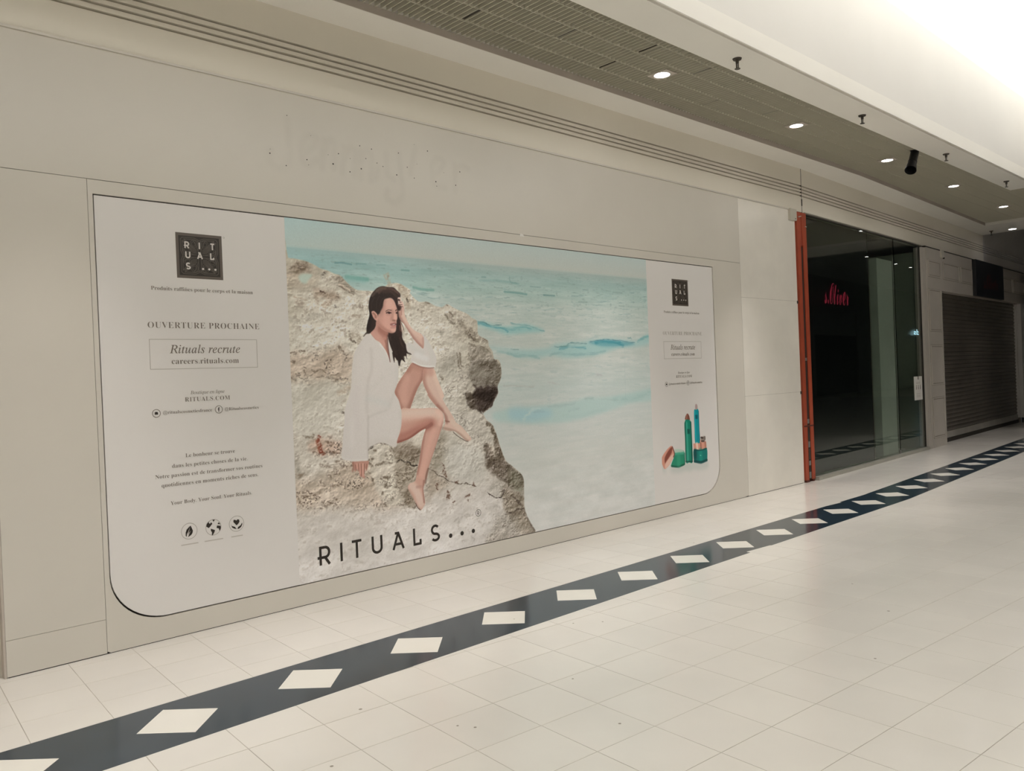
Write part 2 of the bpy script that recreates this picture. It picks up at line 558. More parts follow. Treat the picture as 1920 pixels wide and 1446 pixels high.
for (x, y), lb in zip([(6.241, 4.383), (8.761, 4.374), (11.269, 4.37), (13.828, 4.378), (16.5, 4.42)],
                      ['nearest and largest lit downlight in the louvre grille', 'second nearest lit downlight in the louvre grille, on a square plate',
                       'lit downlight in the grille just beside the black spotlight', 'fourth lit downlight along the grille, beyond the black spotlight',
                       'farthest lit downlight still inside the grille']):
    downlight(x, y, ZG, lb)
downlight(16.83, 4.02, ZG, 'lit downlight near the far corner of the light well, mirrored in the shop glass')
for (x, y), lb in zip([(34.9, -1.5), (38.7, -1.43), (40.8, -1.38)], ['nearest of the far hall lamps seen only mirrored in the shop glass', 'middle far hall lamp seen only mirrored in the shop glass', 'farthest far hall lamp seen only mirrored in the shop glass']):
    downlight(x, y, 5.995, lb, False)
downlight(19.1, 4.97, ZC - .003, 'small lit downlight in the plain soffit past the end of the grille', False)
for x, lb in ((8.7, 'nearer lit downlight over the opposite side of the corridor'), (13.7, 'farther lit downlight over the opposite side of the corridor')):
    downlight(x, -4.37, ZG - .002, lb)


# black spotlight hanging from the grille
def spotlight():
    t = empty('spotlight', (11.1, 3.97, 4.25)); tag(t, 'black cylindrical spotlight hanging below the grille edge', 'spotlight')
    top = np.array([11.09, 3.96, 4.215]); bot = np.array([10.865, 3.955, 3.965])
    top = np.array([11.10, 3.96, 4.225]); bot = np.array([10.885, 3.94, 3.965])
    d = bot - top
    MB().tube(top, top + d * .55, .050, .050, 28).build('body', MAT['black_sat'], t, False)
    MB().tube(top + d * .55, bot, .050, .070, 28, caps=False).build('snoot', MAT['black_sat'], t, False)
    MB().tube(top + d * .50, top + d * .56, .054, .054, 28).build('collar', MAT['black_sat'], t, False)
    MB().box(11.03, 11.17, 3.93, 3.99, 4.24, 4.262).tube((11.09, 3.96, 4.24), (11.09, 3.96, 4.19), .012).build('mount', MAT['black_sat'], t)


spotlight()


def sprinkler(x, y, label):
    t = empty('sprinkler', (x, y, ZC)); tag(t, label, 'sprinkler', 'ceiling sprinklers')
    MB().tube((x, y, ZC), (x, y, ZC - .012), .040, .034, 24).build('escutcheon', MAT['dark_metal'], t)
    mb = MB(); mb.tube((x, y, ZC - .01), (x, y, ZC - .045), .016, .013, 14)
    mb.box(x - .018, x - .012, y - .004, y + .004, ZC - .085, ZC - .04); mb.box(x + .012, x + .018, y - .004, y + .004, ZC - .085, ZC - .04)
    mb.build('body', MAT['dark_metal'], t)
    MB().tube((x, y, ZC - .045), (x, y, ZC - .08), .005, .005, 8).build('bulb', MAT['steel'], t)
    mb = MB(); mb.tube((x, y, ZC - .085), (x, y, ZC - .089), .024, .024, 16)
    mb.build('deflector', MAT['dark_metal'], t)


for (x, y), lb in zip([(6.34, 3.675), (8.85, 3.675), (11.40, 3.685), (13.94, 3.685), (19.0, 5.33)],
                      ['nearest brown pendent sprinkler on the soffit beside the light well', 'second sprinkler on the soffit beside the light well',
                       'third sprinkler on the light well soffit, beside the black spotlight', 'sprinkler at the far corner of the light well soffit', 'small sprinkler on the plain soffit past the grille']):
    sprinkler(x, y, lb)

# ------------------------------------------------------------------ left wall, first stretch (the closed shop front)
wl = empty('wall_left'); tag(wl, kind='structure')
XA, XB = 1.045, 10.30
# backing
MB().box(-9, 10.5, WY + .05, WY + .25, 0, 6.0).build('backing', MAT['paint'], wl)


def rect_panel(x0, x1, z0, z1, m, y=WY, th=.03, name='panel'):
    g_ = .0011
    return MB().box(x0 + g_, x1 - g_, y, y + th, z0 + g_, z1 - g_).build(name, m, wl)


# fascia with four cut grooves
prof = [(WY, 3.612)]
for zg in (3.834, 3.879, 3.922, 3.967):
    prof += [(WY, zg - .0085), (WY + .03, zg - .0065), (WY + .03, zg + .0065), (WY, zg + .0085)]
prof += [(WY, ZC + .02)]


def extr(profile, pa, pb, name, m, parent, close=None):
    """extrude a (offset, z) profile between two frames"""
    v = [pa(o, z) for o, z in profile] + [pb(o, z) for o, z in profile]
    n = len(profile)
    f = [(i, i + 1, i + 1 + n, i + n) for i in range(n - 1)]
    me = bpy.data.meshes.new(name); me.from_pydata(v, [], f); me.materials.append(m)
    o = bpy.data.objects.new(name, me)
    sol = [(q[0], q[1]) for q in profile]
    return link(o, parent)


def solid_profile(profile, back, pa, pb, name, m, parent):
    pr = profile + [(back, profile[-1][1]), (back, profile[0][1])]
    n = len(pr)
    v = [pa(o, z) for o, z in pr] + [pb(o, z) for o, z in pr]
    f = [(i, (i + 1) % n, (i + 1) % n + n, i + n) for i in range(n)]
    f += [tuple(range(n)), tuple(range(n, 2 * n))]
    return mesh_ob(name, v, f, m, parent)


solid_profile(prof, WY + .05, lambda o, z: (-9, o, z), lambda o, z: (10.497, o, z), 'fascia', MAT['fascia'], wl)
# light ledge under the fascia
MB().box(-9, 10.115, WY - .012, WY + .03, 3.610, 3.6235).build('ledge', MAT['panel'], wl)
MB().box(-9, 10.115, WY + .003, WY + .03, 3.600, 3.612).build('ledge_back', MAT['panel'], wl)
# sign band, one long lacquered board
rect_panel(-9, XA, 2.821, 3.604, MAT['panel'])
rect_panel(XA, 8.868, 2.821, 3.604, MAT['panel'])
rect_panel(-9, -1.2, 0, 2.82, MAT['panel'], y=WY + .055)
rect_panel(-1.2, 1.0, 0, 2.82, MAT['panel'], y=WY + .055)
# left side pieces
MB().box(XA, XA + .012, WY, WY + .075, 0.0, 2.82).build('end_return', MAT['plaster_warm'], wl)
rect_panel(XA + .012, 1.577, .205, 2.82, MAT['panel'])
rect_panel(XA + .012, 1.577, .004, .205, MAT['panel'])
# surround of the hoarding opening, bottom corners rounded
PX0, PX1, PZ0, PZ1, PR = 1.612, 8.258, .150, 2.730, .31
def opening(grow=0.0, n=14):
    x0, x1, z0, z1 = PX0 - grow, PX1 + grow, PZ0 - grow, PZ1 + grow
    r = PR
    rx = .33
    pts = [(x0, z1), (x0, z0 + r)]
    for i in range(1, n + 1):
        a = math.pi + (math.pi / 2) * i / n
        pts.append((x0 + rx + rx * math.cos(a), z0 + r + r * math.sin(a)))
    pts.append((x1 - rx, z0))
    for i in range(1, n + 1):
        a = 1.5 * math.pi + (math.pi / 2) * i / n
        pts.append((x1 - rx + rx * math.cos(a), z0 + r + r * math.sin(a)))
    pts.append((x1, z1))
    return pts


def ring_solid(outer_fn, inner, y0, y1, name, m, parent):
    v = []; f = []
    n = len(inner)
    outer = [outer_fn(p) for p in inner]
    for y in (y0, y1):
        v += [(x, y, z) for x, z in inner]; v += [(x, y, z) for x, z in outer]
    for i in range(n):
        j = (i + 1) % n
        f += [(i, j, n + j, n + i), (2 * n + i, 2 * n + j, 3 * n + j, 3 * n + i), (i, j, 2 * n + j, 2 * n + i), (n + i, n + j, 3 * n + j, 3 * n + i)]
    return mesh_ob(name, v, f, m, parent)


SX0, SX1, SZ0, SZ1 = 1.5785, 8.866, .004, 2.8185
inner = opening(.006)
# insert extra points so that the outer rectangle gets its corners
def outer_pt(p):
    x, z = p
    cx, cz = 4.9, 1.45
    dx, dz = x - cx, z - cz
    if abs(x - (PX0 - .006)) < 1e-6 and abs(z - (PZ1 + .006)) < 1e-6: return (SX0, SZ1)
    if abs(x - (PX1 + .006)) < 1e-6 and abs(z - (PZ1 + .006)) < 1e-6: return (SX1, SZ1)
    if z < PZ0 + PR + .01:
        # corner arcs: left/right half goes to the side, rest to the foot
        if x < PX0 + .33:
            a = math.atan2(z - (PZ0 + PR), x - (PX0 + .327))
            return (SX0, z if a > -2.36 and a < 0 or a > 0 else z) if (a < -3.1 or a > 3.0) else ((SX0, max(SZ0, (PZ0 + PR) * (1 - (a + math.pi) / (math.pi / 4)))) if a < -0.75 * math.pi - 1e-6 else ((SX0, SZ0) if abs(a + .75 * math.pi) < 1e-3 else (SX0 + (x - SX0) * min(1, (a + .75 * math.pi) / (math.pi / 4)), SZ0)))
        if x > PX1 - .33:
            a = math.atan2(z - (PZ0 + PR), x - (PX1 - .327))
            if a < -.25 * math.pi - 1e-3:
                t = min(1, (-.25 * math.pi - a) / (math.pi / 4))
                return (SX1 + (x - SX1) * t, SZ0)
            if abs(a + .25 * math.pi) < 1e-3: return (SX1, SZ0)
            return (SX1, max(SZ0, (PZ0 + PR) * (1 - (-a) / (math.pi / 4))))
        return (x, SZ0)
    return (SX0 if x < cx else SX1, z)


ring_solid(outer_pt, inner, WY, WY + .03, 'hoarding_surround', MAT['panel'], wl)
MB().box(PX0 - .02, PX1 + .02, WY + .028, WY + .05, PZ0 - .02, PZ1 + .02).build('dark_gap_backing', MAT['gap'], wl)
MB().box(XA + .02, 10.25, WY + .002, WY + .03, 0, .004).build('foot_gap', MAT['gap'], wl)
# stone cladding beside the hoarding: three slabs of 1.2 m
for z0, z1 in ((.004, 1.211), (1.211, 2.411), (2.411, 3.604)):
    rect_panel(8.872, 10.288, z0, z1, MAT['stone'], y=WY + .002)
for z in (1.211, 2.411):
    MB().box(8.88, 10.288, WY + .004, WY + .02, z - .0045, z + .0045).build('joint', MAT['seam'], wl)
    MB().box(10.266, 10.292, WY - .004, WY + .01, z - .03, z + .006).build('clip', MAT['gap'], wl)
# expansion joint
MB().box(10.494, 10.506, WY - .001, WY + .02, 3.61, ZC).build('expansion_joint', MAT['dark_metal'], wl)
MB().box(10.488, 10.506, WY - .006, WY + .01, 3.70, 3.79).build('joint_filler', MAT['gap'], wl)

# old fixing holes of the removed shop letters
holes = MB()
for zx, zy, r in ((192, 448, 2.6), (320, 545, 2.2), (482, 499, 2.4), (687, 532, 3.2), (729, 452, 2.4), (819, 594, 2.6), (907, 570, 3), (895, 390, 2.2), (987, 416, 2.3), (943, 490, 2), (1030, 525, 2), (1077, 552, 2), (1185, 618, 2.8), (1198, 447, 2.3), (1267, 558, 2.1), (1322, 643, 2), (1425, 431, 2.5), (1491, 671, 3), (1498, 706, 1.8), (1646, 699, 2.6), (1678, 594, 2.6), (195, 415, 1.2), (495, 540, 1.4), (648, 460, 1.4), (820, 490, 1.4), (1343, 533, 1.2), (1553, 601, 1.2), (325, 152, 1.8), (512, 310, 1.2), (1320, 380, 1.2)):
    X, Z = wall(460 + zx / 4.174, 180 + zy / 4.174)
    rr = r * .0019
    holes.tube((X, WY - .0006, Z), (X, WY + .004, Z), rr, rr, 10)
tag(holes.build('drill_holes', MAT['gap'], wl), kind='stuff')
X, Z = wall(979, 441)
MB().prism([(X - .03, Z - .012), (X + .028, Z - .012), (X + .012, Z + .006), (X - .022, Z + .016)], lambda a, b: (a, WY - .001, b), lambda a, b: (a, WY + .002, b)).build('paint_chip', MAT['white_paper'], wl)

# junction box on the top of the stone cladding
jb = empty('junction_box', (10.20, WY, 3.54)); tag(jb, 'small pale square junction box beside the top of the orange rail', 'junction box')
MB().box(10.118, 10.288, WY - .03, WY + .002, 3.475, 3.622).build('body', MAT['white_box'], jb)
MB().box(10.124, 10.282, WY - .034, WY - .03, 3.481, 3.616).build('lid', MAT['white_box'], jb)
MB().tube((10.245, WY - .036, 3.495), (10.245, WY - .03, 3.495), .008).build('cable_hole', MAT['gap'], jb)

# orange guide rail
gr = empty('guide_rail', (10.42, WY, 0)); tag(gr, 'tall orange steel shutter guide rail at the edge of the dark shop window', 'guide rail')
ya = WY - .02
MB().prism([(10.300, .03), (10.384, .03), (10.396, 3.15), (10.42, 3.60), (10.300, 3.60)], lambda x, z: (x, ya, z), lambda x, z: (x, ya + .10, z)).build('flange', MAT['orange'], gr)
MB().prism([(10.468, .03), (10.562, .03), (10.562, 3.60), (10.42, 3.60), (10.456, 3.15)], lambda x, z: (x, ya, z), lambda x, z: (x, ya + .10, z)).build('flange', MAT['orange'], gr)
MB().box(10.38, 10.47, ya + .008, ya + .02, .03, 3.14).build('slot_shadow', mat('rail_slot_shade', (.035, .014, .009), .7), gr)  # dark strip near the front, standing in for shade in the slot
MB().box(10.392, 10.462, ya + .004, ya + .05, 3.16, 3.52).build('head_plate', mat('orange_plate_dark', (0.30, 0.04, 0.02), .5, noise=.1), gr)
MB().box(10.296, 10.568, ya - .008, ya + .0, .74, .758).build('clamp', MAT['orange_dark'], gr)
for z0, z1, m_ in ((.55, .70, 'gap'), (.46, .54, 'steel'), (.30, .44, 'dark_metal'), (.22, .28, 'steel'), (.15, .2, 'gap'), (.05, .13, 'steel'), (.78, .84, 'steel'), (1.62, 1.66, 'steel')):
    MB().box(10.402, 10.452, ya + .003, ya + .02, z0, z1).build('lock_block', MAT[m_], gr)
MB().box(10.31, 10.40, ya + .0, ya + .09, 0, .03).box(10.50, 10.545, ya + .0, ya + .09, 0, .03).build('foot', MAT['orange_dark'], gr)
MB().tube((10.33, ya - .012, 3.53), (10.40, ya - .012, 3.545), .006).tube((10.53, ya - .005, 3.42), (10.56, ya - .005, 3.42), .006).build('cable_tie', MAT['white_box'], gr)

# ------------------------------------------------------------------ left wall, second stretch
wf = empty('wall_left_far'); tag(wf, kind='structure')
f2 = lambda s, o, z: w2(s, o, z)


def box2(s0, s1, o0, o1, z0, z1):
    return MB().box(s0, s1, o0, o1, z0, z1, fn=f2)


prof2 = [(o - WY, z) for o, z in prof]
sE = 9.1
solid_profile(prof2, .05, lambda o, z: f2(.09, o, z), lambda o, z: f2(sE, o, z), 'fascia', MAT['fascia'], wf)
prof3 = prof2[:-1] + [(0, 6.0)]
solid_profile(prof3, .05, lambda o, z: f2(sE, o, z), lambda o, z: f2(16, o, z), 'fascia', MAT['wall_far'], wf)
box2(0.05, 16, .95, 1.1, 0, 6.0).build('backing', MAT['seam'], wf)
box2(.14, 5.0, -.0, .14, 3.603, 3.625).build('head_lining', MAT['frame_metal'], wf)
box2(.16, 4.86, -.07, .12, 0, .045).build('sill', MAT['sill'], wf)
# white end post beside the glass
box2(4.86, 5.04, -.05, .10, 0, 3.57).build('end_post', MAT['mould'], wf)
box2(5.04, 5.055, -.045, .05, 0, 3.57).build('post_groove', MAT['seam'], wf)


# panelled pilaster and lintel
def moulded(s0, s1, z0, z1, o=-.06):
    """a field with a raised frame moulding"""
    mb = MB()
    w = .022
    for a, b, c, d in ((s0, s1, z0, z0 + w), (s0, s1, z1 - w, z1), (s0, s0 + w, z0 + w, z1 - w), (s1 - w, s1, z0 + w, z1 - w)):
        mb.box(a, b, o - .014, o, c, d, fn=f2)
    mb.build('moulding', MAT['mould'], wf)
    box2(s0 - .007, s1 + .007, o - .0015, o, z0 - .007, z1 + .007).build('moulding_shade_line', MAT['seam'], wf)  # thin dark outlines draw in the shade around the frame
    box2(s0 + w, s1 - w, o - .002, o, z0 + w, z1 - w).build('moulding_shade_line', MAT['seam'], wf)
    box2(s0 + w + .012, s1 - w - .012, o - .006, o, z0 + w + .012, z1 - w - .012).build('field', MAT['mould'], wf)


box2(5.055, 5.885, -.06, .1, 0, 3.585).build('pilaster', MAT['mould'], wf)
for z0, z1 in ((.17, .895), (1.12, 1.84), (2.09, 2.85), (3.07, 3.37)):
    moulded(5.12, 5.80, z0, z1)
box2(5.885, 12.6, -.06, .1, 2.845, 3.585).build('lintel', MAT['mould'], wf)
moulded(6.0, 7.0, 3.07, 3.385); moulded(7.12, 7.9, 3.07, 3.385)
moulded(10.25, 11.2, 3.07, 3.385); moulded(11.3, 12.4, 3.07, 3.385)
box2(5.0, 12.6, -.062, .02, 3.588, 3.602).build('lintel_gap', MAT['gap'], wf)
box2(12.0, 16, -.06, .1, .12, 3.585).build('pier', MAT['wall_far'], wf)
box2(12.0, 16, -.075, -.0, 0, .12).build('skirting', MAT['skirting'], wf)
box2(5.885, 12.0, .10, .9, 0, .02).build('threshold', MAT['sill'], wf)

brk = empty('cable_outlet', w2(5.93, -.06, 3.5)); tag(brk, 'small white cable outlet above the panelled pilaster', 'cable outlet')
MB().box(5.86, 6.02, -.085, -.06, 3.46, 3.60, fn=f2).build('body', MAT['white_box'], brk)
MB().box(5.98, 6.03, -.09, -.07, 3.445, 3.47, fn=f2).build('clip', MAT['gap'], brk)

# roller shutter
sh = empty('roller_shutter', w2(9.1, .1, 0)); tag(sh, 'closed brown metal roller shutter beyond the panelled pilaster', 'shutter')
nz = 33
z0 = .20; dz = (2.845 - z0) / nz
slat_o = None
for i in range(nz):
    za = z0 + i * dz
    pr = []
    for j in range(7):
        t = j / 6
        pr.append((.10 - .018 * math.sin(math.pi * t), za + t * (dz - .006)))
    pr = [(.112, za)] + pr + [(.112, za + dz - .006)]
    if slat_o is None:
        n = len(pr)
        v = [f2(5.9, o, z) for o, z in pr] + [f2(12.0, o, z) for o, z in pr]
        f = [(a, (a + 1) % n, (a + 1) % n + n, a + n) for a in range(n)] + [tuple(range(n)), tuple(range(n, 2 * n))]
        slat_o = mesh_ob('slat', v, f, MAT['shutter'], sh)
    else:
        o = bpy.data.objects.new('slat', slat_o.data); link(o, sh); o.location = (0, 0, i * dz)
box2(5.9, 12.0, .112, .125, .19, 2.9).build('slat_joint_backing', MAT['gap'], sh)
box2(5.9, 12.0, .075, .125, .075, .198).build('bottom_bar', MAT['shutter_bar'], sh)
box2(5.88, 5.90, .02, .14, 0, 2.85).build('side_guide', MAT['shutter'], sh)
box2(12.0, 12.03, .02, .14, 0, 2.85).build('side_guide', MAT['shutter'], sh)
box2(5.9, 12.0, .06, .14, .0, .072).build('bar_shadow', MAT['gap'], sh)  # dark strip in place of the shadow below the bottom bar

sg = empty('blade_sign', w2(9.05, -.1, 3.2)); tag(sg, 'black square shop sign above the roller shutter', 'sign')
MB().box(7.95, 10.14, -.13, -.06, 2.85, 3.585, fn=f2).build('board', MAT['black_sat'], sg)

# ------------------------------------------------------------------ glazed shop window
sw = empty('window_2', w2(2.5, .1, 0)); tag(sw, kind='structure')
for s0, s1 in ((.14, 2.39), (2.395, 3.52), (3.57, 4.84)):
    box2(s0, s1, .0, .010, .045, 3.603).build('pane', MAT['glass'], sw)
box2(.14, 4.84, -.01, .03, 3.588, 3.604).build('head_frame', MAT['dark_metal'], sw)
box2(4.842, 4.86, -.01, .04, .045, 3.6).build('side_frame', MAT['gap'], sw)
box2(3.522, 3.568, -.008, .02, .045, .10).build('floor_fitting', MAT['steel'], sw)
# interior of the dark shop
si = empty('wall_shop_interior'); tag(si, kind='structure')
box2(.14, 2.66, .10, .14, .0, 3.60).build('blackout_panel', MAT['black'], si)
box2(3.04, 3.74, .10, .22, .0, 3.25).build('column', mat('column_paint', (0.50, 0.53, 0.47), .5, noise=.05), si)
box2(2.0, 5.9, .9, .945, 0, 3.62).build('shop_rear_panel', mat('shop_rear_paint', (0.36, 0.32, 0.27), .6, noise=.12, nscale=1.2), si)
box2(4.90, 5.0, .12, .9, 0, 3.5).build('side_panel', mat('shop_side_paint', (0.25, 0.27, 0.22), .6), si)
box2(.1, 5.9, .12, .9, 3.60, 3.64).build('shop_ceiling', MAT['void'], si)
for z in (1.92, 2.72):
    box2(2.7, 3.06, .72, .76, z, z + .04).build('shelf_rail', MAT['gap'], si)
box2(3.73, 4.0, .80, .84, 2.6, 2.64).build('shelf_rail', MAT['gap'], si)
mb = MB()
for a, b, c, d in ((4.05, 4.55, .32, .35), (4.05, 4.55, 1.0, 1.03), (4.05, 4.08, .32, 1.03), (4.52, 4.55, .32, 1.03)):
    mb.box(a, b, .885, .90, c, d, fn=f2)
mb.build('moulding', MAT['frame_metal'], si)

nt_ = empty('notice_sheet', w2(4.54, -.005, .9)); tag(nt_, 'white paper notice taped inside the glass near the floor fitting', 'notice')
MB().box(4.34, 4.76, .0-.004, .0-.002, .885, 1.295, fn=f2).build('sheet', MAT['white_paper'], nt_)
MB().box(4.54, 4.57, -.006, -.0035, 1.24, 1.30, fn=f2).build('tape', MAT['gap'], nt_)
mb = MB()
for s_ in (4.45, 4.55, 4.65):
    mb.box(s_ - .012, s_ + .012, -.0055, -.0035, 1.07, 1.12, fn=f2)
    mb.tube(f2(s_, -.0055, 1.135), f2(s_, -.0035, 1.135), .012, .012, 10)
mb.build('pictogram', MAT['print_grey'], nt_)
mb = MB()
for z_ in (1.19, 1.17, .99, .96, .94):
    mb.box(4.45, 4.65, -.0050, -.0035, z_, z_ + .006, fn=f2)
mb.build('print_lines', MAT['print_light_grey'], nt_)

# ------------------------------------------------------------------ the rest of the hall (seen only as reflection and bounce light)
wr = empty('wall_right'); tag(wr, kind='structure')
MB().box(-9, 16, -5.6, -5.4, 0, 6.0).build('backing', MAT['wall_far'], wr)
MB().box(16, 62, -5.6, -5.4, 0, 6.0).build('backing', MAT['steel'], wr)
for k in range(6):
    a = -6 + 9 * k
    MB().box(a, a + 6.2, -5.41, -5.38, .1, 3.1).build('shopfront', MAT['wall_far' if a < 10 else 'black_sat'], wr)
    MB().box(a + 6.2, a + 9, -5.41, -5.30, 0, 4.2).build('pier', MAT['mould' if a < 10 else 'steel'], wr)
wb = empty('wall_back'); tag(wb, kind='structure')
MB().box(-9.2, -9, -5.6, 9, 0, 6.0).build('wall_face', MAT['paint'], wb)
we = empty('wall_end'); tag(we, kind='structure')
MB().box(62, 62.2, -5.6, 12, 0, 6.6).build('wall_face', MAT['wall_far'], we)
MB().box(XE, 62, -5.6, 12, 6.0, 6.2).build('ceiling_far', MAT['wall_far'], ceiling)
MB().box(XE - .02, XE + .05, -5.4, front(XE) + .1, ZC, 6.0, fn=lambda x, y, z: (x - .25 * (y + 5.4) / 11, y, z)).build('end_face', MAT['wall_far'], ceiling)
# ------------------------------------------------------------------ the printed poster: the picture is painted here, in the plane of the print
RES = 340.0
QX0, QX1, QZ0, QZ1 = 2.853, 7.003, PZ0, PZ1
CW, CH = int((QX1 - QX0) * RES), int((QZ1 - QZ0) * RES)


def cr(ox, oy, s):
    """coordinates read off an enlarged crop of the photo -> metres on the print -> texture pixels"""
    def f(pts):
        out = []
        for x, y in pts:
            X, Z = wall(ox + x / s, oy + y / s)
            out.append(((X - QX0) * RES, (QZ1 - Z) * RES))
        return out
    return f


cA = cr(670, 520, 8.031); cB = cr(680, 530, 13.146); cC = cr(630, 620, 7.23); cD = cr(630, 740, 6.288)
cE = cr(530, 440, 6.571); cF = cr(530, 640, 6.571); cG = cr(530, 840, 5.562); cH = cr(760, 540, 6.025)
cI = cr(760, 760, 5.562); cJ = cr(880, 570, 5.486); cK = cr(930, 700, 6.295); cL = cr(900, 420, 5.165)
cX = cr(0, 0, 1.0)


def smooth(P, n=4):
    """closed Catmull-Rom"""
    P = np.array(P, float); m = len(P); out = []
    for i in range(m):
        p0, p1, p2, p3 = P[i - 1], P[i], P[(i + 1) % m], P[(i + 2) % m]
        for j in range(n):
            t = j / n
            out.append(0.5 * ((2 * p1) + (-p0 + p2) * t + (2 * p0 - 5 * p1 + 4 * p2 - p3) * t * t + (-p0 + 3 * p1 - 3 * p2 + p3) * t ** 3))
    return np.array(out)


def curve(P, n=6):
    P = np.array(P, float); P = np.vstack([2 * P[0] - P[1], P, 2 * P[-1] - P[-2]]); out = []
    for i in range(1, len(P) - 2):
        p0, p1, p2, p3 = P[i - 1], P[i], P[i + 1], P[i + 2]
        for j in range(n):
            t = j / n
            out.append(0.5 * ((2 * p1) + (-p0 + p2) * t + (2 * p0 - 5 * p1 + 4 * p2 - p3) * t * t + (-p0 + 3 * p1 - 3 * p2 + p3) * t ** 3))
    out.append(P[-2])
    return np.array(out)


def blur(a, r):
    if r < 0.3: return a
    n = int(math.ceil(r * 3)); k = np.exp(-0.5 * (np.arange(-n, n + 1) / r) ** 2); k /= k.sum()
    p = np.pad(a, ((n, n), (n, n)), mode='edge')
    o = sum(k[i] * p[i:i + a.shape[0], :] for i in range(2 * n + 1))
    return sum(k[i] * o[:, i:i + a.shape[1]] for i in range(2 * n + 1))


class Canvas:
    def __init__(s, w, h):
        s.w, s.h = w, h
        s.im = np.zeros((h, w, 3)); s.clip = None; s.warp = None

    def mask(s, P, feather=0.0, sm=True):
        P = smooth(P) if sm else np.array(P, float)
        pad = int(feather * 3) + 2
        x0 = max(0, int(P[:, 0].min()) - pad); x1 = min(s.w, int(P[:, 0].max()) + pad + 2)
        y0 = max(0, int(P[:, 1].min()) - pad); y1 = min(s.h, int(P[:, 1].max()) + pad + 2)
        if x1 <= x0 or y1 <= y0: return None
        SS = 3
        w = (x1 - x0)
        cov = np.zeros((y1 - y0, w + 2))
        A = P; B = np.roll(P, -1, axis=0)
        for yy in range((y1 - y0) * SS):
            y = y0 + (yy + .5) / SS
            c = (A[:, 1] <= y) != (B[:, 1] <= y)
            if not c.any(): continue
            a = A[c]; b = B[c]
            xs = np.sort(a[:, 0] + (y - a[:, 1]) / (b[:, 1] - a[:, 1]) * (b[:, 0] - a[:, 0])) - x0
            r = yy // SS
            for i in range(0, len(xs) - 1, 2):
                u, v = max(0.0, xs[i]), min(float(w), xs[i + 1])
                if v <= u: continue
                iu, iv = int(u), int(v)
                if iu == iv: cov[r, iu] += v - u
                else:
                    cov[r, iu] += 1 - (u - iu); cov[r, iu + 1:iv] += 1; cov[r, iv] += v - iv
        m = np.clip(cov[:, :w] / SS, 0, 1)
        if feather: m = blur(m, feather)
        return (x0, y0, x1, y1, m)

    def put(s, M_, col, a=1.0):
        if M_ is None: return
        x0, y0, x1, y1, m = M_
        m = m * a
        if s.clip is not None: m = m * s.clip[y0:y1, x0:x1]
        m = m[..., None]
        s.im[y0:y1, x0:x1] = s.im[y0:y1, x0:x1] * (1 - m) + np.asarray(col, float) * m

    def poly(s, P, col, a=1.0, feather=0.6, sm=True):
        s.put(s.mask(P, feather, sm), col, a)

    def stroke(s, P, w0, col, a=1.0, soft=1.0, w1=None, sm=True):
        """w in texture pixels (radius); soft = width of the falloff"""
        P = curve(P) if (sm and len(P) > 2) else np.array(P, float)
        w1 = w0 if w1 is None else w1
        pad = max(w0, w1) + soft + 2
        x0 = max(0, int(P[:, 0].min() - pad)); x1 = min(s.w, int(P[:, 0].max() + pad) + 1)
        y0 = max(0, int(P[:, 1].min() - pad)); y1 = min(s.h, int(P[:, 1].max() + pad) + 1)
        if x1 <= x0 or y1 <= y0: return
        ys, xs = np.mgrid[y0:y1, x0:x1].astype(float) + 0.5
        if s.warp is not None:
            xs = xs + s.warp[0][y0:y1, x0:x1]; ys = ys + s.warp[1][y0:y1, x0:x1]
        best = np.full(xs.shape, -1e9)
        n = len(P) - 1
        for i in range(n):
            a_, b_ = P[i], P[i + 1]; d = b_ - a_; L = (d @ d) + 1e-9
            t = np.clip(((xs - a_[0]) * d[0] + (ys - a_[1]) * d[1]) / L, 0, 1)
            dist = np.hypot(xs - a_[0] - d[0] * t, ys - a_[1] - d[1] * t)
            w = w0 + (w1 - w0) * ((i + t) / n)
            best = np.maximum(best, w - dist)
        m = np.clip(best / soft + 0.5, 0, 1); m = m * m * (3 - 2 * m)
        if s.warp is not None: m = m * s.warp[2][y0:y1, x0:x1]
        s.put((x0, y0, x1, y1, m), col, a)

    def full(s, P, feather=0.0, sm=True):
        f = np.zeros((s.h, s.w)); M_ = s.mask(P, feather, sm)
        if M_ is not None: f[M_[1]:M_[3], M_[0]:M_[2]] = M_[4]
        return f


def vnoise(w, h, cx, cy, seed):
    r = np.random.RandomState(seed)
    gw, gh = int(w / cx) + 3, int(h / cy) + 3
    g_ = r.rand(gh, gw)
    x = np.arange(w) / cx; y = np.arange(h) / cy
    xi = x.astype(int); yi = y.astype(int)
    fx = x - xi; fy = y - yi
    fx = fx * fx * (3 - 2 * fx); fy = fy * fy * (3 - 2 * fy)
    a = g_[yi][:, xi]; b = g_[yi][:, xi + 1]; c = g_[yi + 1][:, xi]; d = g_[yi + 1][:, xi + 1]
    return (a * (1 - fx) + b * fx) * (1 - fy)[:, None] + (c * (1 - fx) + d * fx) * fy[:, None]


def fbm(w, h, cx, cy, octs, seed, gain=0.5):
    o = np.zeros((h, w)); a = 1; t = 0
    for i in range(octs):
        o += a * vnoise(w, h, max(1.2, cx / 2 ** i), max(1.2, cy / 2 ** i), seed + i * 7); t += a; a *= gain
    return o / t


cv = Canvas(CW, CH)
W_, H_ = CW, CH
YY, XX = np.mgrid[0:H_, 0:W_].astype(float)
u = XX / W_; v_ = YY / H_
C3 = lambda c: np.array(c, float)


def lerp3(stops, t):
    xs = [s_[0] for s_ in stops]
    return np.stack([np.interp(t, xs, [s_[1][k] for s_ in stops]) for k in range(3)], -1)


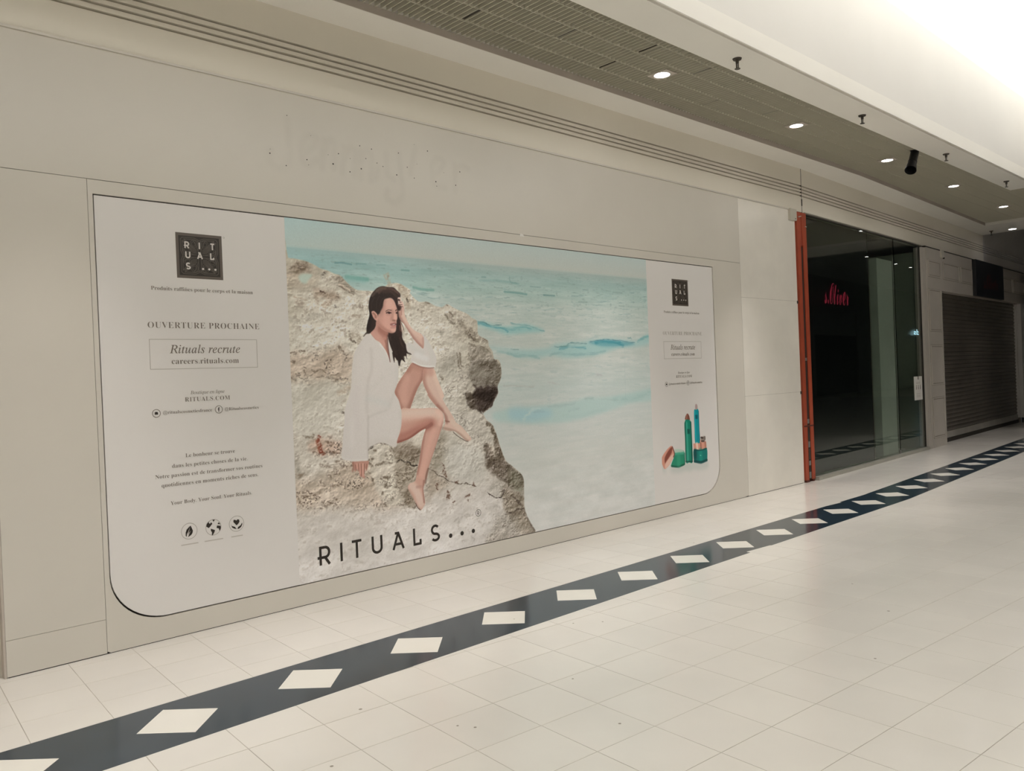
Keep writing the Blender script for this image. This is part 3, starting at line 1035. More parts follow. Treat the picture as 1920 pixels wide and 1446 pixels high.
# sky and sea
hz = wall(700, 477)[1]; hy = (QZ1 - hz) * RES / H_
sky = lerp3([(0, (152, 160, 152)), (hy * .9, (159, 161, 150)), (hy, (150, 158, 148))], v_)
sky += (np.clip(0.25 - u, 0, .25) * 4)[..., None] * C3((-6, 3, 5))
sea = lerp3([(hy, (140, 151, 142)), (hy + .035, (138, 156, 147)), (hy + .08, (149, 165, 154)), (hy + .13, (163, 171, 160)), (hy + .2, (168, 173, 162)),
             (hy + .3, (173, 175, 164)), (hy + .42, (170, 176, 166)), (hy + .52, (176, 178, 168)), (.75, (180, 179, 168)), (1, (190, 187, 178))], v_)
sea += (np.clip(.45 - u, 0, .45) * 2.2 * np.clip(1 - (v_ - hy) / .16, 0, 1))[..., None] * C3((-9, 3, 6))
n1 = fbm(W_, H_, 90, 9, 4, 3); n2_ = fbm(W_, H_, 34, 4.5, 3, 11); n3_ = fbm(W_, H_, 14, 3.2, 2, 23)
amp = np.interp(v_, [hy, hy + .03, hy + .15, hy + .35, .7, 1], [.3, 1, 1, .7, .35, .3])
sea += ((n1 - .5) * amp * 30)[..., None] * C3((1.0, .66, .66))
fl = np.clip((n2_ - .60) * 7, 0, 1) * np.clip((n1 - .40) * 4, 0, 1) * np.interp(v_, [hy, hy + .02, hy + .07, hy + .16, hy + .3, .62, .8], [0, .3, .6, .4, .22, .12, 0])
sea = sea * (1 - fl[..., None]) + C3((114, 141, 134)) * fl[..., None]
fl = np.clip((n3_ - .66) * 7, 0, 1) * np.interp(v_, [hy, hy + .02, hy + .10, hy + .2, .6], [0, .35, .3, .08, 0])
sea = sea * (1 - fl[..., None]) + C3((104, 126, 118)) * fl[..., None]
wm = np.clip((v_ - hy) * H_ / 2.0 + .5, 0, 1)[..., None]
cv.im = sky * (1 - wm) + sea * wm
# darker flecks and swells
for P, w, c, a in [(cE([(650, 345), (740, 345), (850, 365)]), 2.2, (92, 128, 126), .8), (cE([(910, 355), (1030, 360)]), 1.8, (98, 132, 128), .6), (cE([(1160, 370), (1270, 372)]), 1.6, (98, 132, 128), .5),
                   (cE([(1470, 435), (1560, 442)]), 2.5, (96, 132, 124), .7), (cE([(790, 520), (900, 535), (1050, 550)]), 5.0, (98, 142, 130), .8), (cE([(800, 530), (1000, 560)]), 7.0, (118, 156, 146), .5),
                   (cL([(240, 655), (350, 665), (455, 680)]), 3.0, (96, 134, 126), .75), (cL([(620, 688), (725, 694)]), 2.6, (92, 126, 120), .7), (cL([(960, 755), (1040, 757)]), 2.2, (120, 140, 130), .6),
                   (cL([(1350, 792), (1400, 796)]), 2, (122, 140, 130), .5), (cL([(20, 512), (60, 514)]), 2.2, (100, 132, 126), .6), (cL([(290, 515), (300, 560), (360, 575)]), 2.0, (96, 128, 122), .5),
                   (cL([(490, 605), (590, 612)]), 2.0, (100, 132, 126), .5), (cL([(940, 822), (990, 828)]), 1.8, (132, 148, 138), .5), (cL([(0, 545), (180, 548), (380, 580)]), 3, (112, 146, 138), .4),
                   (cL([(1290, 660), (1380, 668)]), 2.2, (112, 136, 128), .5), (cL([(1000, 635), (1050, 640)]), 2, (112, 136, 128), .5), (cA([(850, 150), (980, 180), (1150, 190)]), 3.6, (100, 140, 128), .75), (cA([(0, 15), (150, 30)]), 4, (104, 146, 136), .5)]:
    cv.stroke(P, w, c, a, soft=w * 1.6)
# first wave
swx = (fbm(W_, H_, 26, 7, 3, 511) - .5) * 22; swy = (fbm(W_, H_, 26, 7, 3, 531) - .5) * 9
cv.warp = (swx, swy, .45 + .55 * np.clip((fbm(W_, H_, 30, 4, 3, 551) - .36) * 5, 0, 1))
cv.poly(cJ([(90, 190), (160, 188), (260, 215), (400, 232), (560, 205), (700, 240), (780, 280), (620, 292), (400, 310), (260, 268), (150, 235), (92, 212)]), (128, 165, 157), .85, 5)
cv.stroke(cJ([(88, 195), (150, 198), (230, 228), (320, 245), (400, 285)]), 5, (88, 142, 142), .75, 5, w1=3)
cv.stroke(cJ([(330, 245), (450, 265), (560, 240), (640, 262)]), 3.2, (98, 146, 143), .7, 4)
cv.stroke(cJ([(430, 200), (540, 212), (660, 235), (765, 280)]), 2.2, (100, 142, 138), .7, 2.5)
cv.stroke(cJ([(92, 190), (150, 186), (230, 212), (330, 218)]), 1.2, (72, 112, 112), .8, 1.5)
# second wave
cv.poly(cJ([(820, 450), (900, 410), (1060, 395), (1230, 385), (1390, 366), (1560, 376), (1700, 385), (1780, 350), (1852, 315), (1852, 405), (1720, 440), (1560, 440), (1400, 500), (1200, 540), (1000, 555), (860, 530), (700, 555), (500, 540), (380, 500), (250, 470), (210, 440), (420, 460), (640, 470)]), (140, 168, 160), .85, 7)
cv.poly(cJ([(1225, 392), (1390, 370), (1560, 380), (1710, 405), (1600, 432), (1400, 438), (1300, 420)]), (84, 138, 140), .8, 4)
cv.stroke(cJ([(1310, 395), (1400, 385), (1520, 398), (1590, 430)]), 5, (60, 124, 132), .7, 7)
cv.stroke(cJ([(940, 455), (1060, 440), (1200, 458)]), 5, (92, 142, 142), .75, 6)
cv.stroke(cJ([(880, 440), (1010, 425), (1060, 402), (1200, 410)]), 2.4, (84, 124, 122), .7, 3)
cv.stroke(cJ([(1230, 390), (1390, 368), (1560, 378), (1700, 400)]), 1.5, (70, 110, 118), .7, 2)
cv.stroke(cJ([(1740, 385), (1800, 350), (1850, 325)]), 5, (98, 146, 142), .7, 6); cv.stroke(cJ([(1640, 352), (1670, 350)]), 3, (86, 124, 122), .8, 3)
cv.stroke(cJ([(840, 525), (930, 505), (1100, 525), (1230, 515), (1400, 492)]), 4, (116, 150, 144), .6, 6)
cv.stroke(cJ([(400, 505), (500, 530), (620, 535), (720, 552)]), 4, (118, 152, 144), .6, 6); cv.stroke(cJ([(430, 460), (510, 470)]), 2, (108, 138, 132), .6, 2.5)
cv.stroke(cJ([(300, 485), (420, 510), (520, 540)]), 3, (130, 158, 150), .6, 5)
# third, pale wave
cv.poly(cK([(-40, 480), (100, 430), (220, 410), (420, 400), (620, 375), (900, 335), (1080, 285), (1250, 285), (1500, 250), (1835, 185), (1835, 320), (1600, 350), (1350, 440), (1000, 540), (700, 590), (400, 590), (150, 580), (0, 560)]), (158, 175, 165), .95, 6)
cv.poly(cK([(150, 440), (250, 410), (420, 425), (640, 430), (660, 500), (480, 560), (300, 560), (170, 530)]), (143, 170, 168), .9, 9)
for P, w, c, a in [([(400, 470), (450, 430), (520, 420)], 3, (172, 184, 176), .6), ([(330, 560), (380, 490), (440, 440)], 5, (170, 182, 172), .6), ([(470, 455), (560, 445)], 3, (128, 152, 152), .6), ([(620, 400), (760, 385), (930, 350)], 4, (142, 160, 152), .5),
                   ([(850, 440), (980, 410)], 4, (142, 162, 154), .5), ([(1060, 300), (1110, 285), (1160, 300)], 4, (138, 156, 148), .55), ([(1400, 310), (1650, 290), (1830, 220)], 9, (140, 164, 154), .6), ([(800, 500), (1000, 500), (1300, 420)], 5, (152, 170, 160), .5),
                   ([(1250, 300), (1450, 320)], 3, (144, 160, 150), .5), ([(100, 150), (300, 145), (450, 160)], 2.5, (156, 156, 146), .5), ([(620, 105), (760, 125)], 2.5, (160, 160, 152), .4), ([(1190, 15), (1250, 20)], 2.5, (150, 152, 146), .5)]:
    cv.stroke(cK(P), w, c, a, w * 2)
cv.warp = None
foam = fbm(W_, H_, 60, 26, 5, 77)
fm = np.clip((v_ - .66) * 5, 0, 1) * (foam - .5) * 20
cv.im += fm[..., None] * C3((1, .9, .95))
# press seam in the print
cv.stroke(cX([(1168, 488), (1171, 640), (1174, 760)]), .6, (140, 158, 150), .4, 1.4)

# rock
rock = cX([(530, 480), (541, 483)]) + cE([(150, 292), (290, 325), (400, 372), (470, 415), (560, 440), (640, 478), (710, 500), (770, 560), (830, 620), (900, 670), (960, 685), (1060, 690), (1200, 690), (1262, 640), (1300, 610), (1355, 597), (1440, 600), (1577, 680)]) \
    + cH([(60, 60), (150, 150), (250, 155), (340, 200), (420, 215), (480, 182), (560, 228), (700, 290), (760, 340), (818, 380), (826, 520), (900, 570), (940, 600), (948, 655), (990, 720), (1005, 800), (1055, 812), (1082, 870), (1088, 1000), (1045, 1110), (1052, 1190), (1000, 1290), (985, 1340), (905, 1400), (880, 1425), (860, 1380)]) \
    + cI([(815, 85), (850, 150), (912, 205), (950, 290), (1000, 450), (1050, 575), (1100, 620), (1200, 705), (1238, 775), (1243, 900), (1250, 1080), (1292, 1190), (1345, 1280), (1358, 1330), (1300, 1500)]) + cX([(700, 1110), (540, 1140), (520, 1000)])
rm = cv.full(rock, .8)
t1 = fbm(W_, H_, 150, 95, 5, 101); t2 = fbm(W_, H_, 34, 22, 4, 131); t3 = fbm(W_, H_, 11, 8, 3, 151); t4 = fbm(W_, H_, 4.2, 3.2, 2, 171)
rid = np.abs(fbm(W_, H_, 46, 26, 4, 191) - .5) * 2
base = lerp3([(0, (170, 160, 142)), (.35, (178, 170, 153)), (.7, (182, 173, 157)), (.85, (186, 178, 166)), (1, (190, 183, 173))], v_)
base += ((t1 - .5) * 46)[..., None] * C3((1, 1.02, 1.08)) + ((t2 - .5) * 26)[..., None] * C3((1, 1, 1))
rough_z = np.interp(v_, [0, .72, .84, 1], [1, 1, .45, .3])
# relief: a height field lit from the upper left
hf = fbm(W_, H_, 60, 44, 6, 311, .62)
pit = np.clip((fbm(W_, H_, 9, 7, 2, 331) - .60) * 8, 0, 1) * np.clip((t2 - .44) * 6, 0, 1)
pit2 = np.clip((t4 - .66) * 9, 0, 1) * np.clip((t1 - .42) * 6, 0, 1)
hf2 = hf * 3.2 - pit * .5 - pit2 * .25 - np.clip((.05 - rid) * 14, 0, 1) * .25


def relief(h, d=1.6):
    gy, gx = np.gradient(blur(h, 1.15))
    return gx * .75 + gy * 1.0


rel = relief(hf2)
rel = np.clip(rel / (np.abs(rel).std() * 3.2), -1, 1)
base = base - rel[..., None] * (19 * rough_z)[..., None] * C3((1, 1.03, 1.08))
pk = ((pit * .45 + pit2 * .3) * rough_z)[..., None]
base = base * (1 - pk) + C3((126, 112, 96)) * pk
cv.clip = rm
wx = (fbm(W_, H_, 14, 11, 3, 411) - .5) * 17; wy = (fbm(W_, H_, 14, 11, 3, 431) - .5) * 15
cv.warp = (wx * .6, wy * .6, .25 + .75 * np.clip((t4 - .30) * 4, 0, 1))
IX = np.clip((XX + wx).astype(int), 0, W_ - 1); IY = np.clip((YY + wy).astype(int), 0, H_ - 1)
cv.im = cv.im * (1 - rm[..., None]) + base * rm[..., None]


def zone(P, col, a, feather, tex=0.0, pits=0.0, pitcol=(70, 58, 48), sm=True, thr=.62, freq=0):
    m = cv.full(P, feather, sm)[IY, IX] * rm
    n = (t3 if freq == 0 else t4) - .5
    c = C3(col) + (n * tex * .8 - rel * (8 + tex * .85))[..., None]
    aa = (m * a)[..., None]
    cv.im[:] = cv.im * (1 - aa) + c * aa
    if pits:
        p = np.clip((t4 - thr) * 9, 0, 1) * np.clip((t2 - .42) * 6, 0, 1) * m * pits
        cv.im[:] = cv.im * (1 - p[..., None]) + C3(pitcol) * p[..., None]


# upper left rock
cv.clip = None
cv.stroke(cE([(1285, 500), (1300, 560), (1320, 610)]), 7, (150, 146, 128), .75, 9)
cv.stroke(cE([(1300, 520), (1310, 560)]), 2, (118, 110, 92), .6, 3)
cv.clip = rm
zone(cE([(60, 500), (75, 440), (110, 370), (180, 335), (290, 335), (350, 400), (350, 450), (200, 500), (120, 510)]), (126, 110, 92), .9, 4, 26, .6)
zone(cE([(50, 430), (250, 480), (420, 500), (440, 560), (300, 640), (60, 640)]), (166, 152, 132), .6, 10, 18)
cv.poly(cE([(200, 515), (250, 480), (340, 482), (370, 500), (320, 560), (290, 600), (230, 585)]), (163, 174, 158), .9, 2.5)
zone(cE([(460, 470), (520, 440), (560, 480), (520, 530), (470, 520)]), (130, 122, 106), .55, 3, 30, .8)
zone(cE([(660, 500), (730, 500), (800, 580), (880, 660), (880, 730), (800, 700), (690, 640), (660, 560)]), (124, 112, 96), .8, 4, 30, .7)
cv.stroke(cE([(690, 610), (760, 650), (830, 695)]), 2.2, (196, 182, 164), .8, 2); cv.stroke(cE([(700, 640), (780, 690), (870, 735)]), 2, (105, 88, 72), .7, 2.5)
zone(cE([(390, 660), (480, 690), (600, 690), (700, 740), (720, 790), (600, 800), (490, 780), (400, 720)]), (136, 116, 96), .85, 5, 26, .5)
cv.stroke(cE([(470, 700), (520, 715)]), 3, (66, 48, 38), .8, 3); cv.stroke(cE([(410, 740), (430, 850)]), 4, (140, 122, 102), .6, 6); cv.stroke(cE([(500, 870), (590, 845)]), 5, (146, 126, 104), .7, 6)
cv.stroke(cE([(130, 770), (290, 790)]), 2, (150, 130, 108), .6, 3); cv.stroke(cE([(190, 830), (240, 840)]), 6, (140, 124, 106), .7, 7)
cv.stroke(cE([(640, 900), (690, 905)]), 1.6, (90, 80, 66), .7, 2); cv.stroke(cE([(650, 875), (660, 882)]), 2, (60, 50, 42), .8, 2)
cv.stroke(cE([(120, 1050), (200, 1080), (350, 1000), (470, 1000)]), 8, (150, 142, 126), .5, 12)
cv.stroke(cE([(870, 1000), (940, 1005)]), 5, (142, 126, 106), .7, 6); cv.stroke(cE([(960, 880), (980, 890)]), 5, (120, 106, 90), .7, 5)
cv.stroke(cE([(825, 1180), (850, 1280), (900, 1330)]), 2.4, (88, 76, 62), .85, 3); cv.stroke(cE([(850, 1240), (930, 1250), (950, 1310)]), 8, (134, 120, 100), .6, 10)
cv.stroke(cE([(730, 1070), (790, 1085)]), 2.5, (112, 98, 82), .6, 3)
cv.stroke(cE([(1440, 640), (1520, 760), (1550, 880)]), 9, (150, 134, 112), .7, 12)
cv.stroke(cE([(1528, 790), (1540, 830)]), 2.4, (56, 44, 34), .8, 2); cv.stroke(cE([(1450, 620), (1560, 700)]), 4, (140, 122, 100), .6, 6)
# mid left, brown band and rust streak
zone(cF([(95, 160), (250, 140), (450, 130), (700, 60), (760, 130), (870, 150), (870, 330), (800, 520), (650, 470), (420, 500), (110, 490)]), (168, 150, 130), .75, 9, 24, .75, thr=.60)
for P, w in [([(100, 130), (170, 160)], 3), ([(110, 240), (150, 255)], 4), ([(215, 130), (270, 115)], 3), ([(210, 450), (250, 475), (310, 465), (330, 430), (450, 345), (540, 390)], 2.2), ([(265, 370), (280, 420)], 3), ([(545, 450), (610, 462), (690, 460)], 3),
             ([(370, 350), (385, 355)], 3.5), ([(270, 320), (290, 326)], 2.5), ([(675, 515), (705, 545)], 2.5), ([(110, 440), (160, 480)], 3), ([(690, 60), (700, 90), (745, 110)], 2.5), ([(430, 430), (510, 435)], 2)]:
    cv.stroke(cF(P), w * .8, (92, 76, 60), .7, w)
zone(cF([(110, 510), (640, 500), (830, 560), (780, 720), (720, 900), (600, 1120), (160, 1120)]), (178, 172, 156), .55, 12, 8)
cv.stroke(cF([(700, 640), (780, 600), (840, 570)]), 6, (148, 130, 108), .6, 8); cv.stroke(cF([(735, 882), (765, 892)]), 3, (84, 72, 60), .8, 3); cv.stroke(cF([(730, 780), (770, 710)]), 3, (140, 128, 110), .6, 5)
cv.stroke(cF([(520, 1060), (590, 1058)]), 3, (146, 136, 118), .6, 4); cv.stroke(cF([(470, 970), (560, 945)]), 2, (150, 142, 126), .6, 4)
zone(cF([(320, 1300), (420, 1190), (600, 1200), (730, 1260), (730, 1370), (520, 1400), (380, 1370)]), (172, 148, 128), .8, 6, 26, .9, thr=.58)
cv.stroke(cF([(450, 1180), (450, 1240), (480, 1340), (500, 1385)]), 5, (104, 46, 30), .9, 6); cv.stroke(cF([(430, 1230), (450, 1330)]), 4, (124, 66, 44), .7, 6); cv.stroke(cF([(380, 1365), (500, 1385), (600, 1365), (720, 1385)]), 1.8, (96, 74, 58), .7, 2)
cv.stroke(cF([(280, 1180), (360, 1185), (390, 1150)]), 3, (100, 86, 68), .7, 3); cv.stroke(cF([(150, 1190), (230, 1160), (300, 1175)]), 1.6, (120, 106, 88), .7, 2); cv.stroke(cF([(565, 1240), (630, 1250), (590, 1290)]), 3, (92, 70, 54), .75, 3)
# lower left, sandy
zone(cG([(150, 20), (160, 180), (230, 290), (150, 330), (130, 100)]), (120, 112, 96), .7, 5, 30, .6)
zone(cG([(140, 330), (300, 340), (520, 240), (650, 150), (720, 150), (900, 160), (1200, 150), (1220, 400), (1260, 620), (1000, 640), (700, 610), (500, 620), (150, 640)]), (173, 157, 137), .8, 12, 26, .95, (92, 76, 62), thr=.575)
zone(cG([(600, 300), (900, 300), (1180, 330), (1200, 480), (900, 420), (600, 420)]), (156, 140, 120), .45, 10, 30, .8, thr=.56, freq=1)
for P, w in [([(230, 500), (300, 505), (380, 480), (400, 450)], 5), ([(400, 180), (480, 190)], 5), ([(620, 225), (730, 195)], 6), ([(520, 405), (590, 400)], 4), ([(930, 310), (950, 360)], 4), ([(655, 410), (665, 375)], 3), ([(1190, 150), (1240, 140), (1300, 165), (1410, 190)], 3.2),
             ([(1040, 320), (1090, 325)], 4), ([(560, 150), (590, 145)], 5), ([(160, 520), (180, 570)], 4), ([(420, 600), (490, 580)], 4), ([(150, 290), (220, 280)], 5), ([(1250, 500), (1290, 520)], 4), ([(560, 540), (580, 535)], 4)]:
    cv.stroke(cG(P), w * .7, (104, 86, 68), .65, w * 1.2)
for P, w in [([(170, 715), (400, 712)], 2), ([(850, 750), (940, 740)], 4), ([(300, 810), (325, 800)], 4), ([(640, 1110), (690, 1120)], 5), ([(780, 1190), (830, 1195)], 4), ([(240, 860), (330, 870)], 3), ([(820, 1010), (900, 960)], 4), ([(400, 1340), (450, 1330)], 3), ([(700, 1060), (720, 1080)], 3)]:
    cv.stroke(cG(P), w, (160, 152, 138), .5, w * 2.4)
# rock she sits on
zone(cD([(385, 650), (430, 610), (500, 580), (580, 580), (640, 610), (690, 680), (720, 760), (700, 900), (760, 1100), (780, 1280), (600, 1300), (430, 1000), (390, 850)]), (184, 175, 158), .8, 4, 20, .8, (104, 92, 76), thr=.57)
cv.stroke(cD([(385, 650), (440, 600), (520, 574), (590, 580), (650, 620), (700, 690)]), 2.2, (84, 72, 58), .85, 3)
cv.stroke(cD([(380, 640), (420, 620)]), 5, (44, 34, 26), .9, 4); cv.stroke(cD([(650, 640), (700, 700), (720, 790)]), 5, (120, 106, 88), .6, 7)
for P, w in [([(410, 765), (430, 765)], 5), ([(450, 660), (470, 655)], 4), ([(470, 840), (520, 820), (600, 800), (660, 805)], 3), ([(540, 990), (580, 985), (640, 980)], 5), ([(590, 1080), (610, 1085)], 5), ([(690, 1100), (760, 1105)], 3), ([(770, 1140), (830, 1150)], 5), ([(550, 1160), (555, 1165)], 4), ([(430, 1000), (440, 1050)], 4), ([(390, 800), (430, 850)], 5), ([(590, 690), (600, 730)], 3)]:
    cv.stroke(cD(P), w * .8, (84, 70, 54), .75, w)
zone(cD([(700, 640), (740, 590), (850, 530), (920, 560), (1010, 620), (1010, 760), (960, 850), (960, 1000), (870, 1080), (940, 1300), (800, 1310), (770, 1180), (700, 960), (715, 780)]), (138, 126, 108), .9, 6, 26, .7, (76, 62, 48), thr=.58)
zone(cD([(690, 640), (780, 600), (960, 620), (1000, 650), (980, 740), (800, 730), (700, 700)]), (112, 98, 82), .7, 7, 30, .7)
zone(cD([(880, 470), (1040, 440), (1040, 600), (960, 600), (900, 560)]), (184, 174, 156), .85, 4, 10)
cv.stroke(cD([(720, 800), (760, 778), (820, 795), (900, 828), (965, 845)]), 2.2, (40, 32, 24), .9, 2)
zone(cI([(330, 300), (410, 290), (440, 420), (430, 540), (360, 640), (240, 650), (260, 500)]), (134, 124, 106), .85, 9, 20, .4)
zone(cI([(440, 420), (560, 390), (700, 430), (820, 470), (850, 640), (820, 760), (700, 820), (560, 800), (430, 720), (400, 560)]), (176, 171, 158), .7, 12, 10)
zone(cI([(470, 345), (540, 345), (560, 400), (480, 390)]), (152, 146, 130), .6, 7, 10)
zone(cI([(240, 660), (330, 720), (480, 800), (420, 860), (300, 930), (250, 1020), (210, 1030), (205, 900), (235, 760)]), (146, 132, 114), .85, 9, 26, .6)
zone(cI([(0, 870), (30, 860), (90, 960), (120, 1050), (60, 1050), (0, 1050)]), (120, 106, 88), .85, 5, 26, .8)
cv.stroke(cI([(245, 660), (290, 690), (330, 720), (400, 745), (480, 798), (560, 812), (640, 818), (745, 845)]), 1.7, (62, 50, 38), .85, 1.8)
for P, w in [([(405, 695), (415, 705)], 5), ([(420, 728), (428, 736)], 3.5), ([(450, 905), (456, 912)], 3.5), ([(440, 970), (455, 945), (465, 968)], 4.5), ([(640, 950), (665, 940)], 5), ([(520, 800), (545, 808)], 4), ([(715, 825), (725, 832)], 4), ([(330, 820), (345, 870)], 3), ([(655, 990), (660, 992)], 3), ([(385, 600), (410, 660)], 3), ([(495, 1020), (520, 1000)], 2)]:
    cv.stroke(cI(P), w * .9, (84, 60, 46), .85, w)
zone(cI([(500, 60), (700, 50), (800, 80), (840, 170), (900, 290), (940, 420), (860, 420), (760, 380), (640, 300), (560, 200)]), (168, 160, 145), .7, 8, 20, .3)
# dark right flank
zone(cI([(848, 160), (912, 205), (950, 290), (1000, 450), (1045, 560), (1000, 640), (960, 560), (935, 460), (925, 350), (880, 250)]), (104, 92, 76), .9, 2, 46, .7, (52, 42, 34), freq=1)
zone(cI([(820, 400), (880, 420), (930, 520), (1000, 560), (1100, 615), (1200, 705), (1238, 780), (1240, 860), (1100, 850), (1020, 800), (900, 710), (850, 640), (835, 500)]), (98, 86, 72), .92, 3, 50, .8, (50, 40, 32), freq=1)
zone(cI([(1090, 660), (1200, 710), (1240, 790), (1243, 950), (1180, 930), (1090, 820)]), (108, 104, 84), .6, 9, 30)
zone(cI([(860, 400), (920, 430), (940, 520), (900, 520)]), (166, 152, 134), .6, 6, 26)
zone(cI([(1000, 860), (1100, 860), (1240, 960), (1250, 1080), (1290, 1190), (1350, 1290), (1358, 1340), (1220, 1360), (1120, 1230), (1060, 1130), (1030, 1060)]), (132, 120, 103), .9, 4, 44, .6, (70, 58, 46), freq=1)
zone(cI([(960, 1140), (1100, 1130), (1180, 1220), (1220, 1350), (1000, 1400), (900, 1380), (930, 1240)]), (156, 147, 133), .7, 10, 34, .6, freq=1)
zone(cI([(940, 780), (1010, 790), (1030, 900), (1000, 960), (900, 930), (880, 860)]), (166, 158, 144), .6, 6, 34, .7)
cv.stroke(cI([(865, 910), (910, 945), (965, 965), (1020, 950), (1030, 880)]), 2, (46, 36, 28), .85, 2); cv.stroke(cI([(1065, 1108), (1130, 1120), (1165, 1090), (1240, 1082)]), 2.6, (56, 44, 34), .85, 2.5); cv.stroke(cI([(1110, 945), (1170, 990), (1220, 1040)]), 3.5, (62, 50, 40), .8, 4)
cv.stroke(cI([(1250, 1100), (1290, 1200), (1350, 1300)]), 4, (88, 76, 64), .8, 6)
zone(cI([(860, 1350), (1100, 1330), (1350, 1330), (1300, 1400), (900, 1470)]), (148, 138, 124), .6, 8, 40, .5, freq=1)
for P in ([(560, 1230), (580, 1190), (640, 1150), (700, 1150)], [(520, 1200), (560, 1180)], [(600, 1415), (640, 1418)], [(690, 1370), (720, 1410)], [(990, 1150), (1040, 1180), (1010, 1200)], [(930, 1050), (980, 1060)]):
    cv.stroke(cI(P), 3, (150, 142, 130), .6, 6)
# the big boulder face
zone(cH([(400, 420), (640, 440), (700, 560), (620, 640), (500, 640), (380, 600)]), (182, 174, 158), .5, 12, 8)
zone(cH([(335, 470), (450, 492), (405, 555)]), (140, 132, 116), .85, 2.5, 12, sm=False)
zone(cH([(430, 800), (500, 730), (600, 720), (640, 900), (620, 960), (520, 1010), (400, 980), (380, 880)]), (150, 143, 128), .8, 12, 14)
zone(cH([(540, 490), (620, 460), (660, 540), (600, 600)]), (158, 146, 128), .6, 9, 14)
for P, w in [([(450, 295), (480, 330), (510, 380), (555, 405)], 5), ([(505, 270), (530, 300)], 3), ([(620, 370), (660, 430), (700, 480), (740, 480)], 9), ([(690, 500), (750, 560), (820, 600)], 8), ([(720, 630), (800, 655), (880, 670), (960, 715)], 3.5), ([(590, 740), (600, 830), (615, 900), (640, 915)], 4.5), ([(620, 740), (630, 860), (660, 890)], 3), ([(700, 880), (745, 880)], 7), ([(890, 590), (920, 600)], 7), ([(470, 190), (485, 205)], 4), ([(240, 165), (265, 165)], 5), ([(140, 240), (155, 240)], 3), ([(410, 1010), (425, 1030)], 5), ([(560, 825), (562, 830)], 3)]:
    cv.stroke(cH(P), w * .8, (98, 86, 70), .75, w * 1.1)
zone(cH([(500, 340), (640, 350), (760, 480), (830, 600), (700, 560), (600, 420)]), (140, 128, 110), .5, 8, 40, .8, freq=1)
zone(cH([(735, 650), (830, 655), (960, 720), (995, 800), (900, 830), (760, 800), (725, 720)]), (146, 136, 121), .9, 4, 36, .6, (88, 76, 62), freq=1)
zone(cH([(740, 800), (820, 815), (960, 830), (1040, 850), (1085, 900), (1088, 1000), (1045, 1105), (960, 1100), (850, 1110), (760, 1090), (715, 980), (730, 880)]), (114, 105, 92), .95, 3, 38, .5, (80, 70, 58), freq=1)
zone(cH([(760, 860), (900, 870), (940, 960), (900, 1040), (800, 1020), (740, 940)]), (138, 130, 116), .55, 12, 20)
zone(cH([(840, 815), (900, 830), (1000, 840), (960, 900), (860, 870)]), (92, 80, 66), .6, 8, 30, freq=1)
zone(cH([(985, 815), (1030, 808), (1055, 830), (1020, 860), (990, 850)]), (84, 74, 60), .85, 3, 20, .5)
zone(cH([(1040, 860), (1082, 880), (1088, 1000), (1045, 1100), (1010, 1060), (1030, 940)]), (108, 98, 84), .7, 5, 30, freq=1)
zone(cH([(755, 1095), (850, 1120), (950, 1105), (1045, 1110), (1050, 1190), (1000, 1290), (985, 1340), (905, 1400), (880, 1420), (830, 1390), (720, 1350), (690, 1240), (680, 1170), (760, 1180), (790, 1140)]), (62, 50, 42), .94, 2.5, 44, .6, (30, 22, 18), freq=1)
zone(cH([(810, 1150), (1000, 1130), (1040, 1180), (990, 1280), (930, 1300), (830, 1280)]), (36, 26, 21), .8, 8, 16)
zone(cH([(690, 1160), (760, 1200), (800, 1300), (780, 1380), (720, 1340), (690, 1230)]), (104, 94, 80), .7, 5, 60, .7, freq=1)
zone(cH([(640, 900), (720, 900), (740, 1060), (700, 1150), (640, 1100), (600, 1000)]), (162, 153, 138), .6, 9, 24, .4)
zone(cH([(440, 1150), (640, 1140), (690, 1250), (700, 1380), (520, 1400), (460, 1300)]), (172, 164, 148), .6, 10, 30, .6, thr=.6)
cv.clip = None

cv.warp = None
# ---- the seated figure
SK = (172, 134, 116)
# raised leg, thigh
th_ = cC([(800, 842), (820, 760), (880, 660), (960, 545), (1045, 428), (1130, 455), (1215, 500), (1205, 580), (1195, 640), (1165, 690), (1110, 790), (1065, 900), (1030, 1000), (1000, 1062), (890, 1068), (860, 960)])
cv.poly(th_, (166, 127, 110)); cv.clip = cv.full(th_, .6)
cv.stroke(cC([(790, 850), (830, 740), (900, 640), (1000, 500)]), 9, (138, 96, 80), .6, 14); cv.stroke(cC([(1205, 560), (1170, 690), (1100, 800), (1050, 930), (1000, 1060)]), 8, (128, 86, 72), .65, 14)
cv.stroke(cC([(960, 640), (930, 800), (920, 950)]), 12, (180, 142, 124), .6, 18); cv.stroke(cC([(1060, 470), (1200, 520)]), 10, (150, 108, 92), .55, 14); cv.stroke(cC([(810, 860), (880, 1050)]), 8, (140, 96, 80), .6, 12)
cv.clip = None
